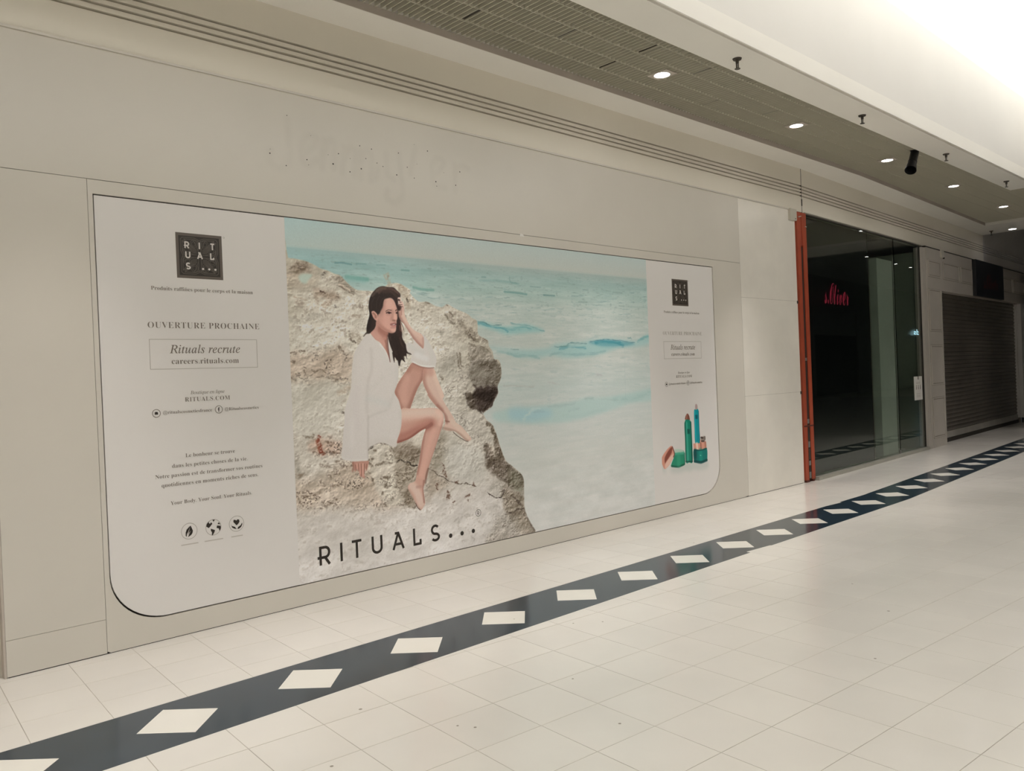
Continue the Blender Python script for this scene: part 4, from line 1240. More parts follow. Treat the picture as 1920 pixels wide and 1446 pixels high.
# raised leg, shin and foot
shn = cC([(1205, 498), (1300, 500), (1345, 540), (1370, 620), (1420, 750), (1470, 880)]) + cD([(1265, 60), (1330, 170), (1390, 270), (1420, 330), (1480, 370), (1540, 440), (1590, 500), (1600, 530), (1560, 552), (1520, 530), (1470, 480), (1400, 432), (1330, 428), (1268, 405), (1290, 350), (1290, 300), (1270, 220), (1190, 140), (1130, 70), (1080, 0)]) + cC([(1250, 860), (1195, 740), (1180, 640)])
cv.poly(shn, (184, 157, 139)); cv.clip = cv.full(shn, .6)
cv.stroke(cC([(1200, 540), (1195, 700), (1260, 860), (1370, 1010), (1430, 1080)]), 8, (148, 106, 90), .75, 14); cv.stroke(cC([(1330, 560), (1390, 720), (1450, 900)]), 8, (196, 172, 152), .6, 12)
cv.stroke(cC([(1210, 540), (1290, 560)]), 12, (166, 124, 108), .6, 16)
cv.stroke(cD([(1200, 140), (1290, 250), (1310, 320)]), 6, (138, 96, 82), .7, 9); cv.stroke(cD([(1290, 310), (1340, 320)]), 2, (118, 78, 64), .7, 3); cv.stroke(cD([(1275, 395), (1380, 425), (1470, 470), (1560, 545)]), 4, (146, 116, 98), .7, 6)
cv.stroke(cD([(1380, 320), (1460, 400), (1560, 500)]), 8, (190, 170, 150), .6, 10)
cv.clip = None
cv.stroke(cD([(1385, 440), (1440, 490), (1530, 545), (1560, 552)]), 1.0, (60, 48, 38), .8, 1.6)
# front leg
fl_ = cD([(778, 172), (880, 165), (1000, 165), (1110, 158), (1190, 162), (1240, 190), (1270, 240), (1275, 300), (1260, 370), (1235, 440), (1210, 520), (1170, 640), (1130, 760), (1095, 870), (1075, 980), (1060, 1010), (1048, 1060), (1035, 1110), (1045, 1200), (1055, 1285), (1040, 1320), (1010, 1362), (985, 1345), (950, 1290), (900, 1200), (862, 1130), (853, 1085), (875, 1050), (925, 1030), (945, 1000), (960, 910), (985, 790), (1000, 690), (1020, 560), (1045, 460), (1062, 402), (1000, 430), (940, 475), (870, 520), (800, 550), (728, 572), (722, 540), (750, 470), (770, 380)])
cv.poly(fl_, (176, 138, 120)); cv.clip = cv.full(fl_, .6)
cv.stroke(cD([(790, 240), (950, 225), (1150, 215), (1220, 240)]), 13, (190, 164, 145), .9, 20); cv.stroke(cD([(760, 210), (1150, 190)]), 8, (188, 166, 148), .6, 12)
cv.stroke(cD([(750, 520), (860, 480), (960, 420), (1060, 370), (1120, 350)]), 15, (146, 96, 82), .8, 20); cv.stroke(cD([(760, 400), (900, 360), (1080, 310)]), 8, (164, 120, 103), .6, 16)
cv.stroke(cD([(740, 565), (860, 525), (980, 440), (1070, 390), (1130, 350)]), 4, (112, 64, 54), .8, 7)
cv.stroke(cD([(1130, 350), (1060, 410), (1030, 560), (1000, 760), (965, 930)]), 4, (140, 96, 82), .7, 9); cv.stroke(cD([(1260, 320), (1225, 470), (1150, 700), (1085, 900), (1060, 1020)]), 3, (150, 106, 92), .6, 8)
cv.stroke(cD([(1160, 420), (1110, 560), (1060, 760), (1010, 950)]), 8, (186, 146, 128), .75, 14); cv.stroke(cD([(1200, 200), (1250, 260), (1230, 340)]), 7, (196, 164, 146), .6, 10)
cv.stroke(cD([(900, 1070), (960, 1150), (1010, 1290)]), 12, (190, 166, 149), .9, 14); cv.stroke(cD([(1040, 1020), (1035, 1120), (1045, 1270)]), 3, (138, 96, 82), .75, 5); cv.stroke(cD([(960, 1090), (1010, 1085)]), 4, (160, 122, 106), .6, 6); cv.stroke(cD([(870, 1130), (950, 1290), (1000, 1360)]), 2.5, (160, 134, 116), .7, 4)
cv.stroke(cD([(1290, 230), (1250, 440)]), 1.5, (206, 190, 172), .5, 2)
cv.clip = None
cv.stroke(cD([(945, 1285), (965, 1330), (998, 1362)]), 1.2, (70, 46, 34), .85, 2); cv.stroke(cD([(1060, 1040), (1070, 960), (1090, 880)]), 3, (96, 68, 54), .6, 5)
# left hand on the rock
hd = cD([(205, 790), (380, 780), (385, 830), (370, 890), (358, 900), (352, 870), (345, 900), (340, 950), (350, 980), (330, 988), (310, 970), (300, 975), (285, 955), (272, 900), (262, 905), (250, 880), (235, 910), (222, 900), (215, 860)])
cv.poly(hd, (160, 118, 101))
for P in ([(235, 830), (240, 890)], [(272, 820), (276, 900)], [(300, 820), (306, 960)], [(340, 820), (338, 930)], [(368, 820), (362, 880)]):
    cv.stroke(cD(P), 1.0, (110, 70, 56), .75, 1.6)
cv.stroke(cD([(205, 800), (210, 860), (200, 900)]), 3, (132, 92, 76), .7, 5); cv.stroke(cD([(285, 820), (290, 930)]), 2.2, (186, 146, 128), .6, 3); cv.stroke(cD([(322, 820), (322, 960)]), 2.5, (188, 148, 130), .6, 3); cv.stroke(cD([(250, 820), (255, 870)]), 2.2, (182, 142, 124), .6, 3)
# arm to the head, behind the sleeve
arm = cA([(640, 480), (655, 425), (700, 425), (715, 470), (715, 540), (740, 620), (790, 720), (840, 780), (900, 820), (960, 850), (1000, 895), (1012, 960), (1008, 1040), (992, 1075), (950, 1040), (900, 985), (850, 930), (800, 850), (750, 770), (700, 690), (650, 625), (620, 560), (622, 500)])
# hair behind
hair = cA([(150, 848), (145, 760), (165, 660), (190, 560), (178, 450), (185, 350), (215, 260), (270, 190), (320, 150), (390, 132), (460, 145), (550, 152), (610, 205), (652, 250), (650, 300), (620, 310), (615, 400), (655, 440), (650, 480), (620, 500), (618, 560), (640, 640), (690, 690), (650, 660), (645, 720), (670, 800), (680, 900), (705, 960), (745, 1030), (760, 1110), (820, 1158), (750, 1135), (745, 1180), (700, 1195), (722, 1275), (668, 1240), (640, 1335), (615, 1280), (570, 1200), (548, 1240), (540, 1130), (520, 1080), (480, 960), (455, 850), (400, 760), (300, 700), (280, 740), (250, 800), (190, 845)])
cv.poly(hair, (40, 29, 25))
cv.stroke(cA([(160, 830), (130, 850), (100, 890)]), 2.5, (46, 36, 30), .85, 2.5, w1=.8)
cv.stroke(cA([(640, 640), (690, 740), (700, 790)]), 1.4, (70, 50, 42), .8, 2); cv.stroke(cA([(660, 650), (740, 720), (820, 850)]), 1.6, (96, 70, 58), .7, 2)
cv.stroke(cA([(560, 1200), (568, 1290)]), 2, (40, 30, 26), .85, 2, w1=.6)
cv.clip = cv.full(hair, .8)
for P, w, c, a in [([(300, 200), (360, 160), (430, 160)], 4, (96, 78, 66), .7), ([(330, 230), (400, 180), (520, 180), (610, 230)], 3, (86, 64, 54), .6), ([(230, 280), (300, 200), (380, 170)], 3, (80, 66, 56), .6), ([(480, 150), (570, 190), (640, 260)], 3, (84, 62, 54), .6),
                   ([(400, 215), (520, 215), (600, 300)], 4, (58, 42, 36), .7), ([(210, 330), (190, 450), (200, 600), (170, 760)], 6, (26, 19, 17), .8), ([(560, 860), (570, 1000), (620, 1150), (640, 1300)], 7, (28, 20, 18), .8),
                   ([(640, 840), (660, 960), (700, 1080)], 3, (64, 48, 40), .6), ([(600, 700), (620, 800), (640, 900)], 2.5, (72, 50, 42), .5), ([(500, 900), (540, 1040), (600, 1160)], 2.5, (58, 44, 38), .5), ([(320, 380), (350, 440), (340, 520)], 6, (50, 38, 32), .6)]:
    cv.stroke(cA(P), w, c, a, w * 1.6)
cv.clip = None
# gap of sand between hair and arm
cv.poly(cA([(640, 650), (680, 720), (700, 800), (690, 850), (668, 760), (645, 700)]), (190, 170, 150), .6, 1)
cv.poly(arm, (178, 148, 131)); cv.clip = cv.full(arm, .6)
cv.stroke(cA([(630, 540), (660, 630), (760, 780), (860, 930), (990, 1070)]), 5, (142, 102, 88), .75, 9); cv.stroke(cA([(700, 560), (760, 680), (860, 810), (960, 880)]), 7, (190, 164, 146), .7, 10); cv.stroke(cA([(1005, 920), (1000, 1060)]), 4, (156, 118, 103), .6, 7)
cv.stroke(cA([(665, 450), (670, 560)]), 2, (140, 96, 82), .6, 3)
cv.clip = None
cv.poly(cA([(612, 310), (635, 298), (655, 308), (660, 350), (690, 370), (705, 410), (712, 440), (690, 436), (650, 440), (620, 425), (612, 395), (640, 385), (622, 372), (612, 350)]), (188, 160, 144), 1, .8)
for P in ([(622, 330), (650, 345)], [(640, 370), (665, 375)], [(630, 405), (680, 412)], [(650, 440), (690, 440)]):
    cv.stroke(cA(P), 1.1, (92, 62, 52), .8, 1.4)
cv.stroke(cA([(625, 340), (640, 342)]), 2.2, (48, 34, 30), .8, 2); cv.stroke(cA([(615, 430), (650, 445), (640, 480)]), 4, (60, 40, 34), .8, 4)
# neck and chest
nk = cB([(345, 960), (480, 1120), (640, 1240), (640, 1300), (610, 1400), (600, 1500)]) + cA([(455, 960), (460, 1040), (478, 1140), (497, 1268), (470, 1210), (430, 1120), (380, 1020), (330, 965), (270, 935), (235, 880), (205, 840), (250, 790), (285, 740)])
cv.poly(nk, (162, 118, 102)); cv.clip = cv.full(nk, .6)
cv.stroke(cB([(400, 1080), (520, 1180), (640, 1260)]), 12, (136, 90, 76), .75, 16); cv.stroke(cA([(240, 840), (300, 900), (400, 1000)]), 7, (178, 138, 122), .7, 12); cv.stroke(cA([(440, 960), (465, 1100), (490, 1240)]), 4, (118, 76, 64), .7, 7)
cv.stroke(cA([(300, 720), (290, 820), (340, 900)]), 5, (172, 132, 116), .6, 8)
cv.clip = None
# face
fc = cB([(500, 590), (520, 480), (545, 410), (600, 385), (680, 372), (740, 390), (790, 450), (830, 550), (860, 640), (880, 690), (878, 740), (868, 800), (872, 850), (862, 900), (845, 940), (850, 990), (835, 1030), (835, 1070), (838, 1120), (828, 1180), (800, 1225), (740, 1245), (680, 1238), (600, 1210), (500, 1150), (420, 1080), (360, 980), (345, 930), (380, 850), (400, 780), (430, 740), (440, 680), (470, 640)])
cv.poly(fc, (176, 136, 119), 1, .8); cv.clip = cv.full(fc, .8)
cv.stroke(cB([(600, 450), (660, 520), (700, 600)]), 14, (188, 150, 132), .8, 18); cv.stroke(cB([(620, 850), (560, 960), (600, 1100)]), 12, (182, 140, 124), .7, 16); cv.stroke(cB([(520, 440), (480, 600), (440, 740)]), 8, (150, 110, 94), .7, 12)
cv.stroke(cB([(380, 960), (480, 1100), (620, 1205), (720, 1240)]), 6, (146, 102, 86), .7, 9); cv.stroke(cB([(430, 820), (440, 940)]), 10, (166, 124, 108), .5, 14)
cv.stroke(cB([(790, 800), (810, 870)]), 5, (192, 154, 136), .8, 6); cv.stroke(cB([(735, 700), (745, 800), (725, 900)]), 5, (156, 114, 98), .6, 7); cv.stroke(cB([(760, 930), (800, 935)]), 2.6, (126, 84, 70), .75, 3.2)
cv.stroke(cB([(750, 1160), (800, 1150)]), 6, (190, 152, 136), .7, 8); cv.stroke(cB([(720, 1110), (800, 1105)]), 3, (158, 112, 100), .6, 4)
cv.clip = None
# brows, eyes, mouth
cv.stroke(cB([(580, 705), (640, 672), (715, 680)]), 1.3, (84, 58, 48), .75, 1.8); cv.stroke(cB([(820, 690), (850, 665), (872, 670)]), 1.5, (80, 56, 48), .85, 1.8)
cv.poly(cB([(585, 748), (640, 722), (705, 735), (690, 765), (640, 768)]), (112, 76, 66), .75, 1.2); cv.stroke(cB([(590, 745), (645, 722), (712, 742)]), 1.3, (56, 36, 32), .9, 1.4); cv.stroke(cB([(655, 742), (668, 744)]), 2.6, (44, 28, 26), .9, 1.6)
cv.poly(cB([(815, 745), (850, 725), (872, 745), (850, 765)]), (104, 70, 60), .8, 1.2); cv.stroke(cB([(845, 742), (858, 744)]), 2.2, (44, 28, 26), .9, 1.6)
cv.stroke(cB([(600, 790), (680, 800)]), 2.5, (162, 118, 104), .5, 4)
cv.poly(cB([(690, 1040), (740, 1020), (800, 1005), (835, 1020), (825, 1045), (760, 1052)]), (66, 36, 34), .95, 1.0); cv.stroke(cB([(700, 1028), (760, 1010), (815, 998)]), 2.2, (138, 88, 80), .85, 2); cv.stroke(cB([(755, 1036), (800, 1028)]), 1.1, (196, 178, 164), .8, 1.2); cv.stroke(cB([(740, 1068), (790, 1072), (825, 1060)]), 2.6, (164, 110, 100), .85, 2.4)
# ear
er = cB([(225, 730), (245, 700), (290, 698), (340, 740), (380, 800), (385, 870), (375, 925), (345, 935), (300, 900), (260, 840)])
cv.poly(er, (176, 134, 118), 1, .8); cv.stroke(cB([(270, 740), (320, 790), (330, 850)]), 3.2, (130, 88, 74), .8, 4); cv.stroke(cB([(250, 720), (290, 715), (350, 780)]), 1.8, (190, 152, 134), .7, 2.2)
# fringe over the temple and strands beside the face
cv.poly(cB([(190, 420), (300, 330), (450, 300), (620, 340), (680, 360), (600, 385), (548, 405), (520, 470), (500, 600), (450, 700), (420, 765), (380, 760), (330, 720), (290, 690), (240, 690), (190, 700), (165, 600)]), (37, 27, 23), 1, 1.2)
cv.poly(cB([(650, 340), (760, 330), (860, 380), (880, 480), (880, 560), (930, 600), (930, 660), (885, 690), (865, 640), (835, 550), (800, 450), (745, 385)]), (42, 29, 26), 1, 1.2)
cv.poly(cB([(862, 700), (885, 690), (900, 830), (940, 920), (960, 1100), (980, 1300), (900, 1360), (720, 1330), (640, 1340), (650, 1250), (740, 1255), (810, 1230), (840, 1180), (845, 1080), (855, 960), (875, 880)]), (44, 30, 27), 1, 1.2)
cv.stroke(cB([(940, 950), (960, 1080), (965, 1200)]), 1.2, (150, 116, 98), .6, 1.6); cv.stroke(cB([(920, 1060), (935, 1180)]), 1.4, (120, 84, 70), .6, 2)
for P in ([(300, 360), (240, 480), (220, 640)], [(420, 330), (360, 450), (350, 640)], [(560, 350), (480, 420), (430, 560)], [(700, 200), (800, 260), (870, 350)], [(560, 180), (700, 220), (820, 330)]):
    cv.stroke(cB(P), 1.0, (62, 48, 41), .4, 3)

# dress
WH = (181, 173, 162)
ds = cC([(430, 42), (480, 62), (520, 100), (560, 140), (620, 185), (680, 270), (715, 350), (738, 425), (730, 330), (705, 200), (700, 110), (715, 115), (735, 200), (770, 290), (800, 420), (840, 400), (852, 480), (850, 640), (830, 740), (800, 842), (850, 935), (882, 1040), (895, 1150), (890, 1290), (862, 1400)]) + cD([(765, 420), (740, 495), (722, 560), (715, 612), (660, 612), (620, 592), (560, 570), (500, 574), (430, 606), (383, 642), (384, 770), (300, 785), (220, 790), (130, 775), (68, 745), (80, 600), (90, 450), (105, 300)]) + cC([(120, 1100), (150, 980), (190, 860), (215, 700), (222, 520), (245, 340), (290, 230), (370, 110)])
cv.poly(ds, WH, 1, .7); cv.clip = cv.full(ds, .7)
cv.stroke(cC([(480, 250), (490, 420), (480, 560), (440, 700), (425, 900), (425, 1100)]), 4, (158, 150, 138), 0.30, 12.8); cv.stroke(cD([(384, 250), (382, 500), (384, 760)]), 2.5, (150, 142, 130), 0.39, 8.0)
cv.stroke(cC([(440, 920), (600, 960), (700, 1000)]), 8, (170, 170, 160), 0.33, 22.4); cv.stroke(cC([(440, 1190), (520, 1140), (690, 1080)]), 2.5, (160, 154, 142), 0.33, 8.0); cv.stroke(cC([(450, 800), (560, 720), (640, 640)]), 4, (172, 166, 154), 0.30, 14.4)
cv.stroke(cC([(720, 1040), (760, 940), (790, 860)]), 4, (166, 160, 148), 0.28, 12.8); cv.stroke(cC([(290, 800), (270, 1000), (300, 1300)]), 9, (176, 166, 158), 0.28, 22.4); cv.stroke(cD([(200, 300), (190, 600)]), 6, (192, 184, 174), 0.28, 19.2)
cv.stroke(cC([(320, 160), (270, 300), (240, 500), (230, 700)]), 7, (176, 169, 156), 0.30, 19.2); cv.stroke(cD([(390, 600), (450, 560), (600, 550), (710, 590)]), 8, (172, 164, 150), 0.33, 19.2); cv.stroke(cC([(640, 300), (720, 480), (800, 620)]), 9, (176, 171, 160), 0.28, 22.4)
cv.stroke(cC([(830, 500), (835, 660), (805, 800)]), 5, (166, 162, 150), 0.28, 14.4); cv.stroke(cD([(760, 200), (770, 330), (735, 500)]), 4, (168, 160, 148), 0.28, 12.8); cv.stroke(cC([(600, 185), (680, 280), (735, 420)]), 1.6, (204, 199, 189), 0.39, 3.2)
cv.stroke(cD([(75, 745), (160, 775), (380, 765)]), 2, (196, 190, 178), 0.33, 4.8)
cv.clip = None
cv.stroke(cC([(703, 110), (712, 230), (738, 420)]), 2.2, (112, 76, 66), .75, 2.2, w1=1)
cv.stroke(cC([(700, 60), (706, 180), (738, 420)]), 1.6, (70, 48, 42), 0.44, 2.9)
# strands of hair lying over the dress
for P, w in [([(790, 90), (805, 200), (840, 330), (862, 465)], 11), ([(750, 150), (780, 260), (800, 340)], 6), ([(775, 300), (785, 380), (795, 430)], 3), ([(850, 260), (900, 360), (940, 420)], 4), ([(880, 200), (940, 280), (965, 380)], 3), ([(900, 140), (960, 240), (1025, 320)], 3), ([(860, 250), (900, 300), (930, 380)], 6), ([(820, 60), (870, 220), (880, 400)], 9)]:
    cv.stroke(cC(P), w * .62, (38, 28, 24), .95, w * .7, w1=.8)
# right sleeve
sl = cC([(1055, 118), (1100, 170), (1150, 215), (1188, 242), (1200, 180), (1195, 95), (1170, 40), (1230, 100), (1290, 200), (1340, 300), (1366, 380), (1362, 450), (1340, 497), (1250, 500), (1160, 484), (1060, 440), (1020, 415), (1030, 340), (1020, 310), (970, 280), (955, 190), (985, 160), (1050, 175)])
cv.poly(sl, WH, 1, .7); cv.clip = cv.full(sl, .7)
cv.stroke(cC([(1050, 430), (1160, 478), (1340, 490)]), 2.5, (200, 196, 186), .7, 3); cv.stroke(cC([(1000, 200), (1080, 260), (1180, 300)]), 7, (176, 171, 160), .6, 12); cv.stroke(cC([(1240, 160), (1300, 300), (1320, 440)]), 7, (178, 173, 160), .5, 12); cv.stroke(cC([(1100, 330), (1230, 380)]), 8, (190, 186, 178), .5, 12)
cv.clip = None
cv.stroke(cC([(1050, 445), (1150, 490), (1250, 508), (1330, 503)]), 2, (128, 92, 80), .6, 3)
cv.stroke(cC([(925, 250), (960, 300), (1025, 322)]), 2.2, (40, 30, 26), .9, 1.8, w1=.8)
# sand left of the sleeve cuff, fine grain everywhere
grain = (vnoise(W_, H_, 1.7, 1.7, 991) - .5) * 5
cv.im += grain[..., None]
cv.im[:] = np.clip(cv.im, 0, 255)


def illum(X, Z):
    """tone of plain white print as photographed there; the inks are read relative to it"""
    return np.stack([np.interp(Z, [.15, 1.2, 2.73], [a, b, c]) for a, b, c in ((193, 184, 172), (186, 177, 165), (176, 166, 155))], -1)


WHITE = np.array([0.84, 0.815, 0.79])


def l2s(c):
    c = np.clip(c, 0, 1)
    return np.where(c <= 0.0031308, c * 12.92, 1.055 * c ** (1 / 2.4) - 0.055)


def to_image(name, im, Xa, Xb, Za, Zb):
    h, w = im.shape[:2]
    Zs = Zb - (np.arange(h) + .5) / h * (Zb - Za)
    il = illum(0, Zs)[:, None, :]
    alb = s2l(im) / s2l(il) * WHITE
    px = np.ones((h, w, 4), np.float32)
    px[..., :3] = l2s(alb)
    img = bpy.data.images.new(name, w, h, alpha=False)
    img.pixels.foreach_set(px[::-1].ravel())
    img.update(); img.pack()
    return img


def image_mat(name, img, rough=.33):
    m = bpy.data.materials.new(name); m.use_nodes = True
    nt = m.node_tree; b = nt.nodes['Principled BSDF']
    b.inputs['Roughness'].default_value = rough; b.inputs['Specular IOR Level'].default_value = .4
    t = nt.nodes.new('ShaderNodeTexImage'); t.image = img; t.extension = 'EXTEND'
    nt.links.new(t.outputs['Color'], b.inputs['Base Color'])
    return m


def print_plane(name, x0, x1, z0, z1, m, parent, y):
    me = bpy.data.meshes.new(name)
    p = parent.location
    me.from_pydata([(x0 - p.x, y - p.y, z0 - p.z), (x1 - p.x, y - p.y, z0 - p.z), (x1 - p.x, y - p.y, z1 - p.z), (x0 - p.x, y - p.y, z1 - p.z)], [], [(0, 1, 2, 3)])
    uv = me.uv_layers.new(name='print')
    for i, c in enumerate(((0, 0), (1, 0), (1, 1), (0, 1))): uv.data[i].uv = c
    me.materials.append(m)
    return link(bpy.data.objects.new(name, me), parent)


# ---- the poster
YB = WY + .006
po = empty('poster', (4.93, WY, .15))
tag(po, 'wall-sized printed poster of a woman in a white dress sitting on seaside rocks', 'poster')
MB().prism(opening(-.002), lambda x, z: (x, YB, z), lambda x, z: (x, YB + .02, z)).build('board', MAT['board'], po)
print_plane('photo_print', QX0, QX1, QZ0 + .001, QZ1 - .001, image_mat('photo_print', to_image('photo_print', cv.im, QX0, QX1, QZ0, QZ1)), po, YB - .0008)

# product picture on the right
PA0, PA1, PAZ0, PAZ1 = 7.15, 8.15, .25, 1.25
RP = 420.0
pc = Canvas(int((PA1 - PA0) * RP), int((PAZ1 - PAZ0) * RP))
pc.im[:] = illum(0, PAZ1 - (np.arange(pc.h) + .5) / RP)[:, None, :]


def cP(pts):
    out = []
    for x, y in pts:
        X, Z = wall(1220 + x / 9.04, 740 + y / 9.04)
        out.append(((X - PA0) * RP, (PAZ1 - Z) * RP))
    return out


for P in ([(600, 1150), (720, 1140), (720, 1280), (610, 1290)], [(745, 1155), (965, 1130), (965, 1250), (750, 1270)], [(360, 1240), (590, 1180), (580, 1300), (370, 1320)], [(200, 1200), (260, 1260), (260, 1330), (210, 1290)]):
    pc.poly(cP(P), (158, 164, 152), .5, 9)
# open jar and its lid
pc.poly(cP([(400, 990), (420, 950), (470, 935), (560, 950), (572, 985), (585, 1180), (480, 1225), (360, 1222), (358, 1180), (400, 1060)]), (28, 118, 88), 1, 1.2)
pc.poly(cP([(405, 950), (430, 925), (500, 925), (560, 950), (560, 985), (420, 995)]), (168, 178, 160), .95, 1.5)
pc.stroke(cP([(410, 1010), (570, 990)]), 6, (70, 150, 120), .8, 6); pc.stroke(cP([(365, 1215), (480, 1222), (580, 1180)]), 4, (6, 70, 50), .85, 5); pc.stroke(cP([(480, 1050), (485, 1180)]), 14, (52, 138, 104), .6, 20); pc.stroke(cP([(580, 1000), (583, 1170)]), 4, (8, 84, 62), .7, 5)
pc.poly(cP([(190, 1130), (205, 1050), (270, 950), (340, 880), (375, 885), (410, 1000), (390, 1060), (330, 1180), (260, 1258), (225, 1240)]), (184, 128, 106), 1, 1.2)
pc.poly(cP([(250, 1170), (245, 1080), (290, 980), (350, 900), (372, 905), (360, 990), (310, 1080), (262, 1150)]), (112, 56, 44), .95, 2)
pc.poly(cP([(255, 1180), (350, 1040), (395, 1010), (390, 1060), (330, 1180), (260, 1255)]), (198, 164, 144), .9, 2)
pc.stroke(cP([(375, 890), (410, 1000), (395, 1055)]), 3.5, (96, 52, 40), .8, 4)
# tall bottle
pc.poly(cP([(595, 425), (590, 400), (605, 350), (630, 322), (655, 350), (668, 400), (665, 432)]), (112, 66, 52), 1, 1.0); pc.stroke(cP([(620, 350), (615, 410)]), 4, (156, 108, 88), .7, 5)
pc.poly(cP([(600, 430), (660, 430), (690, 470), (697, 560), (708, 800), (718, 1135), (660, 1148), (605, 1140), (592, 800), (578, 520), (585, 465)]), (12, 112, 88), 1, 1.0)
pc.stroke(cP([(615, 480), (625, 700), (640, 1130)]), 7, (66, 150, 124), .7, 9); pc.stroke(cP([(595, 470), (592, 560), (607, 1130)]), 3, (4, 66, 52), .8, 5); pc.stroke(cP([(685, 470), (700, 800), (710, 1130)]), 4, (4, 60, 48), .85, 6); pc.poly(cP([(625, 585), (670, 585), (672, 665), (630, 668)]), (6, 62, 54), .85, 1.2, sm=False); pc.stroke(cP([(605, 1138), (715, 1135)]), 3, (2, 50, 40), .8, 4)
# slim bottle behind the closed jar
pc.poly(cP([(765, 265), (762, 180), (778, 158), (798, 185), (800, 262)]), (150, 128, 120), 1, 1.0)
pc.poly(cP([(742, 275), (775, 260), (818, 270), (828, 560), (842, 820), (765, 825), (750, 560)]), (8, 126, 130), 1, 1.0)
pc.stroke(cP([(755, 280), (765, 560), (778, 815)]), 3, (30, 160, 160), .8, 5); pc.stroke(cP([(815, 285), (828, 600), (838, 815)]), 3, (4, 88, 96), .8, 5); pc.poly(cP([(760, 345), (802, 343), (804, 412), (764, 415)]), (6, 66, 74), .85, 1.2, sm=False)
# closed jar
pc.poly(cP([(728, 830), (840, 822), (848, 760), (870, 790), (945, 798), (955, 910), (850, 940), (738, 935)]), (186, 132, 110), 1, 1.2, sm=False)
pc.stroke(cP([(790, 835), (800, 930)]), 8, (222, 188, 168), .8, 9); pc.stroke(cP([(855, 830), (862, 930)]), 6, (132, 80, 64), .7, 8); pc.stroke(cP([(930, 810), (940, 910)]), 7, (150, 96, 78), .7, 8)
pc.poly(cP([(855, 715), (880, 715), (920, 705), (932, 740), (920, 790), (870, 800), (856, 760)]), (120, 108, 96), .9, 2); pc.stroke(cP([(860, 730), (895, 735)]), 4, (40, 28, 22), .85, 4); pc.stroke(cP([(925, 715), (928, 760)]), 3, (44, 32, 26), .85, 4); pc.stroke(cP([(870, 790), (910, 790)]), 4, (60, 42, 34), .8, 5)
pc.poly(cP([(738, 935), (850, 942), (956, 912), (966, 1100), (950, 1125), (860, 1150), (770, 1150), (742, 1125)]), (6, 102, 92), 1, 1.2)
pc.poly(cP([(738, 940), (780, 940), (785, 1080), (745, 1100)]), (4, 54, 54), .8, 4); pc.stroke(cP([(850, 960), (860, 1110)]), 14, (22, 132, 112), .6, 16); pc.stroke(cP([(750, 1130), (860, 1148), (960, 1110)]), 6, (2, 50, 50), .85, 7); pc.stroke(cP([(742, 940), (850, 945), (955, 915)]), 3, (2, 56, 52), .8, 4)
pc.stroke(cP([(845, 1030), (860, 1032)]), 2, (120, 190, 170), .8, 2)
print_plane('product_print', PA0, PA1, PAZ0, PAZ1, image_mat('product_print', to_image('product_print', pc.im, PA0, PA1, PAZ0, PAZ1)), po, YB - .0008)

# ---- lettering
YL = YB - .0016
BOLD = lambda s: ''.join(chr(0x1d400 + ord(c) - 65) if 'A' <= c <= 'Z' else chr(0x1d41a + ord(c) - 97) if 'a' <= c <= 'z' else c for c in s)
ITAL = lambda s: ''.join(chr(0x1d434 + ord(c) - 65) if 'A' <= c <= 'Z' else ('\u210e' if c == 'h' else chr(0x1d44e + ord(c) - 97)) if 'a' <= c <= 'z' else c for c in s)
SCR = lambda s: ''.join({'s': '\U0001d4c8', 'O': '\U0001d4aa', 'l': '\U0001d4c1', 'i': '\U0001d4be', 'v': '\U0001d4cb', 'e': '\u212f', 'r': '\U0001d4c7'}.get(c, c) for c in s)
dg = bpy.context.evaluated_depsgraph_get


def text_mesh(body, offset=0.0, spacing=1.0, res=3):
    c = bpy.data.curves.new('lettering', 'FONT'); c.body = body; c.offset = offset; c.space_character = spacing; c.resolution_u = res
    o = bpy.data.objects.new('lettering_source', c); COL.objects.link(o)
    bpy.context.view_layer.update()
    me = bpy.data.meshes.new_from_object(o.evaluated_get(dg()))
    bpy.data.objects.remove(o); bpy.data.curves.remove(c)
    co = np.empty(len(me.vertices) * 3); me.vertices.foreach_get('co', co)
    return me, co.reshape(-1, 3)


def line(body, pl, pr, m='print_grey', offset=-.004, spacing=1.0, parent=None, dx=0.0, style=BOLD, capratio=None, name='lettering', accent=None):
    """one printed line whose base line runs from photo point pl to pr"""
    xa, za = wall(*pl); xb, zb = wall(*pr)
    me, co = text_mesh(style(body), offset, spacing)
    w = co[:, 0].max() - co[:, 0].min()
    k = (xb - xa) / w
    kz = k if capratio is None else k * capratio
    z = (za + zb) / 2
    out = np.stack([xa + dx + (co[:, 0] - co[:, 0].min()) * k, np.full(len(co), YL), z + co[:, 1] * kz], -1)
    p = (parent or po).location
    out -= np.array([p.x, p.y, p.z])
    me.vertices.foreach_set('co', out.ravel())
    me.materials.clear(); me.materials.append(MAT[m]); me.update()
    o = link(bpy.data.objects.new(name, me), parent or po)
    if accent is not None:
        pre, cc = text_mesh(style(body[:accent]), offset, spacing)
        x_ = xa + dx + (cc[:, 0].max() - co[:, 0].min() + .30) * k
        s_ = k
        MB().prism([(x_ - .07 * s_, z + .52 * kz), (x_ - .02 * s_, z + .52 * kz), (x_ + .12 * s_, z + .70 * kz), (x_ + .02 * s_, z + .70 * kz)], lambda a, b: (a, YL, b), lambda a, b: (a, YL + .0003, b)).build('accent', MAT[m], parent or po)
    return o


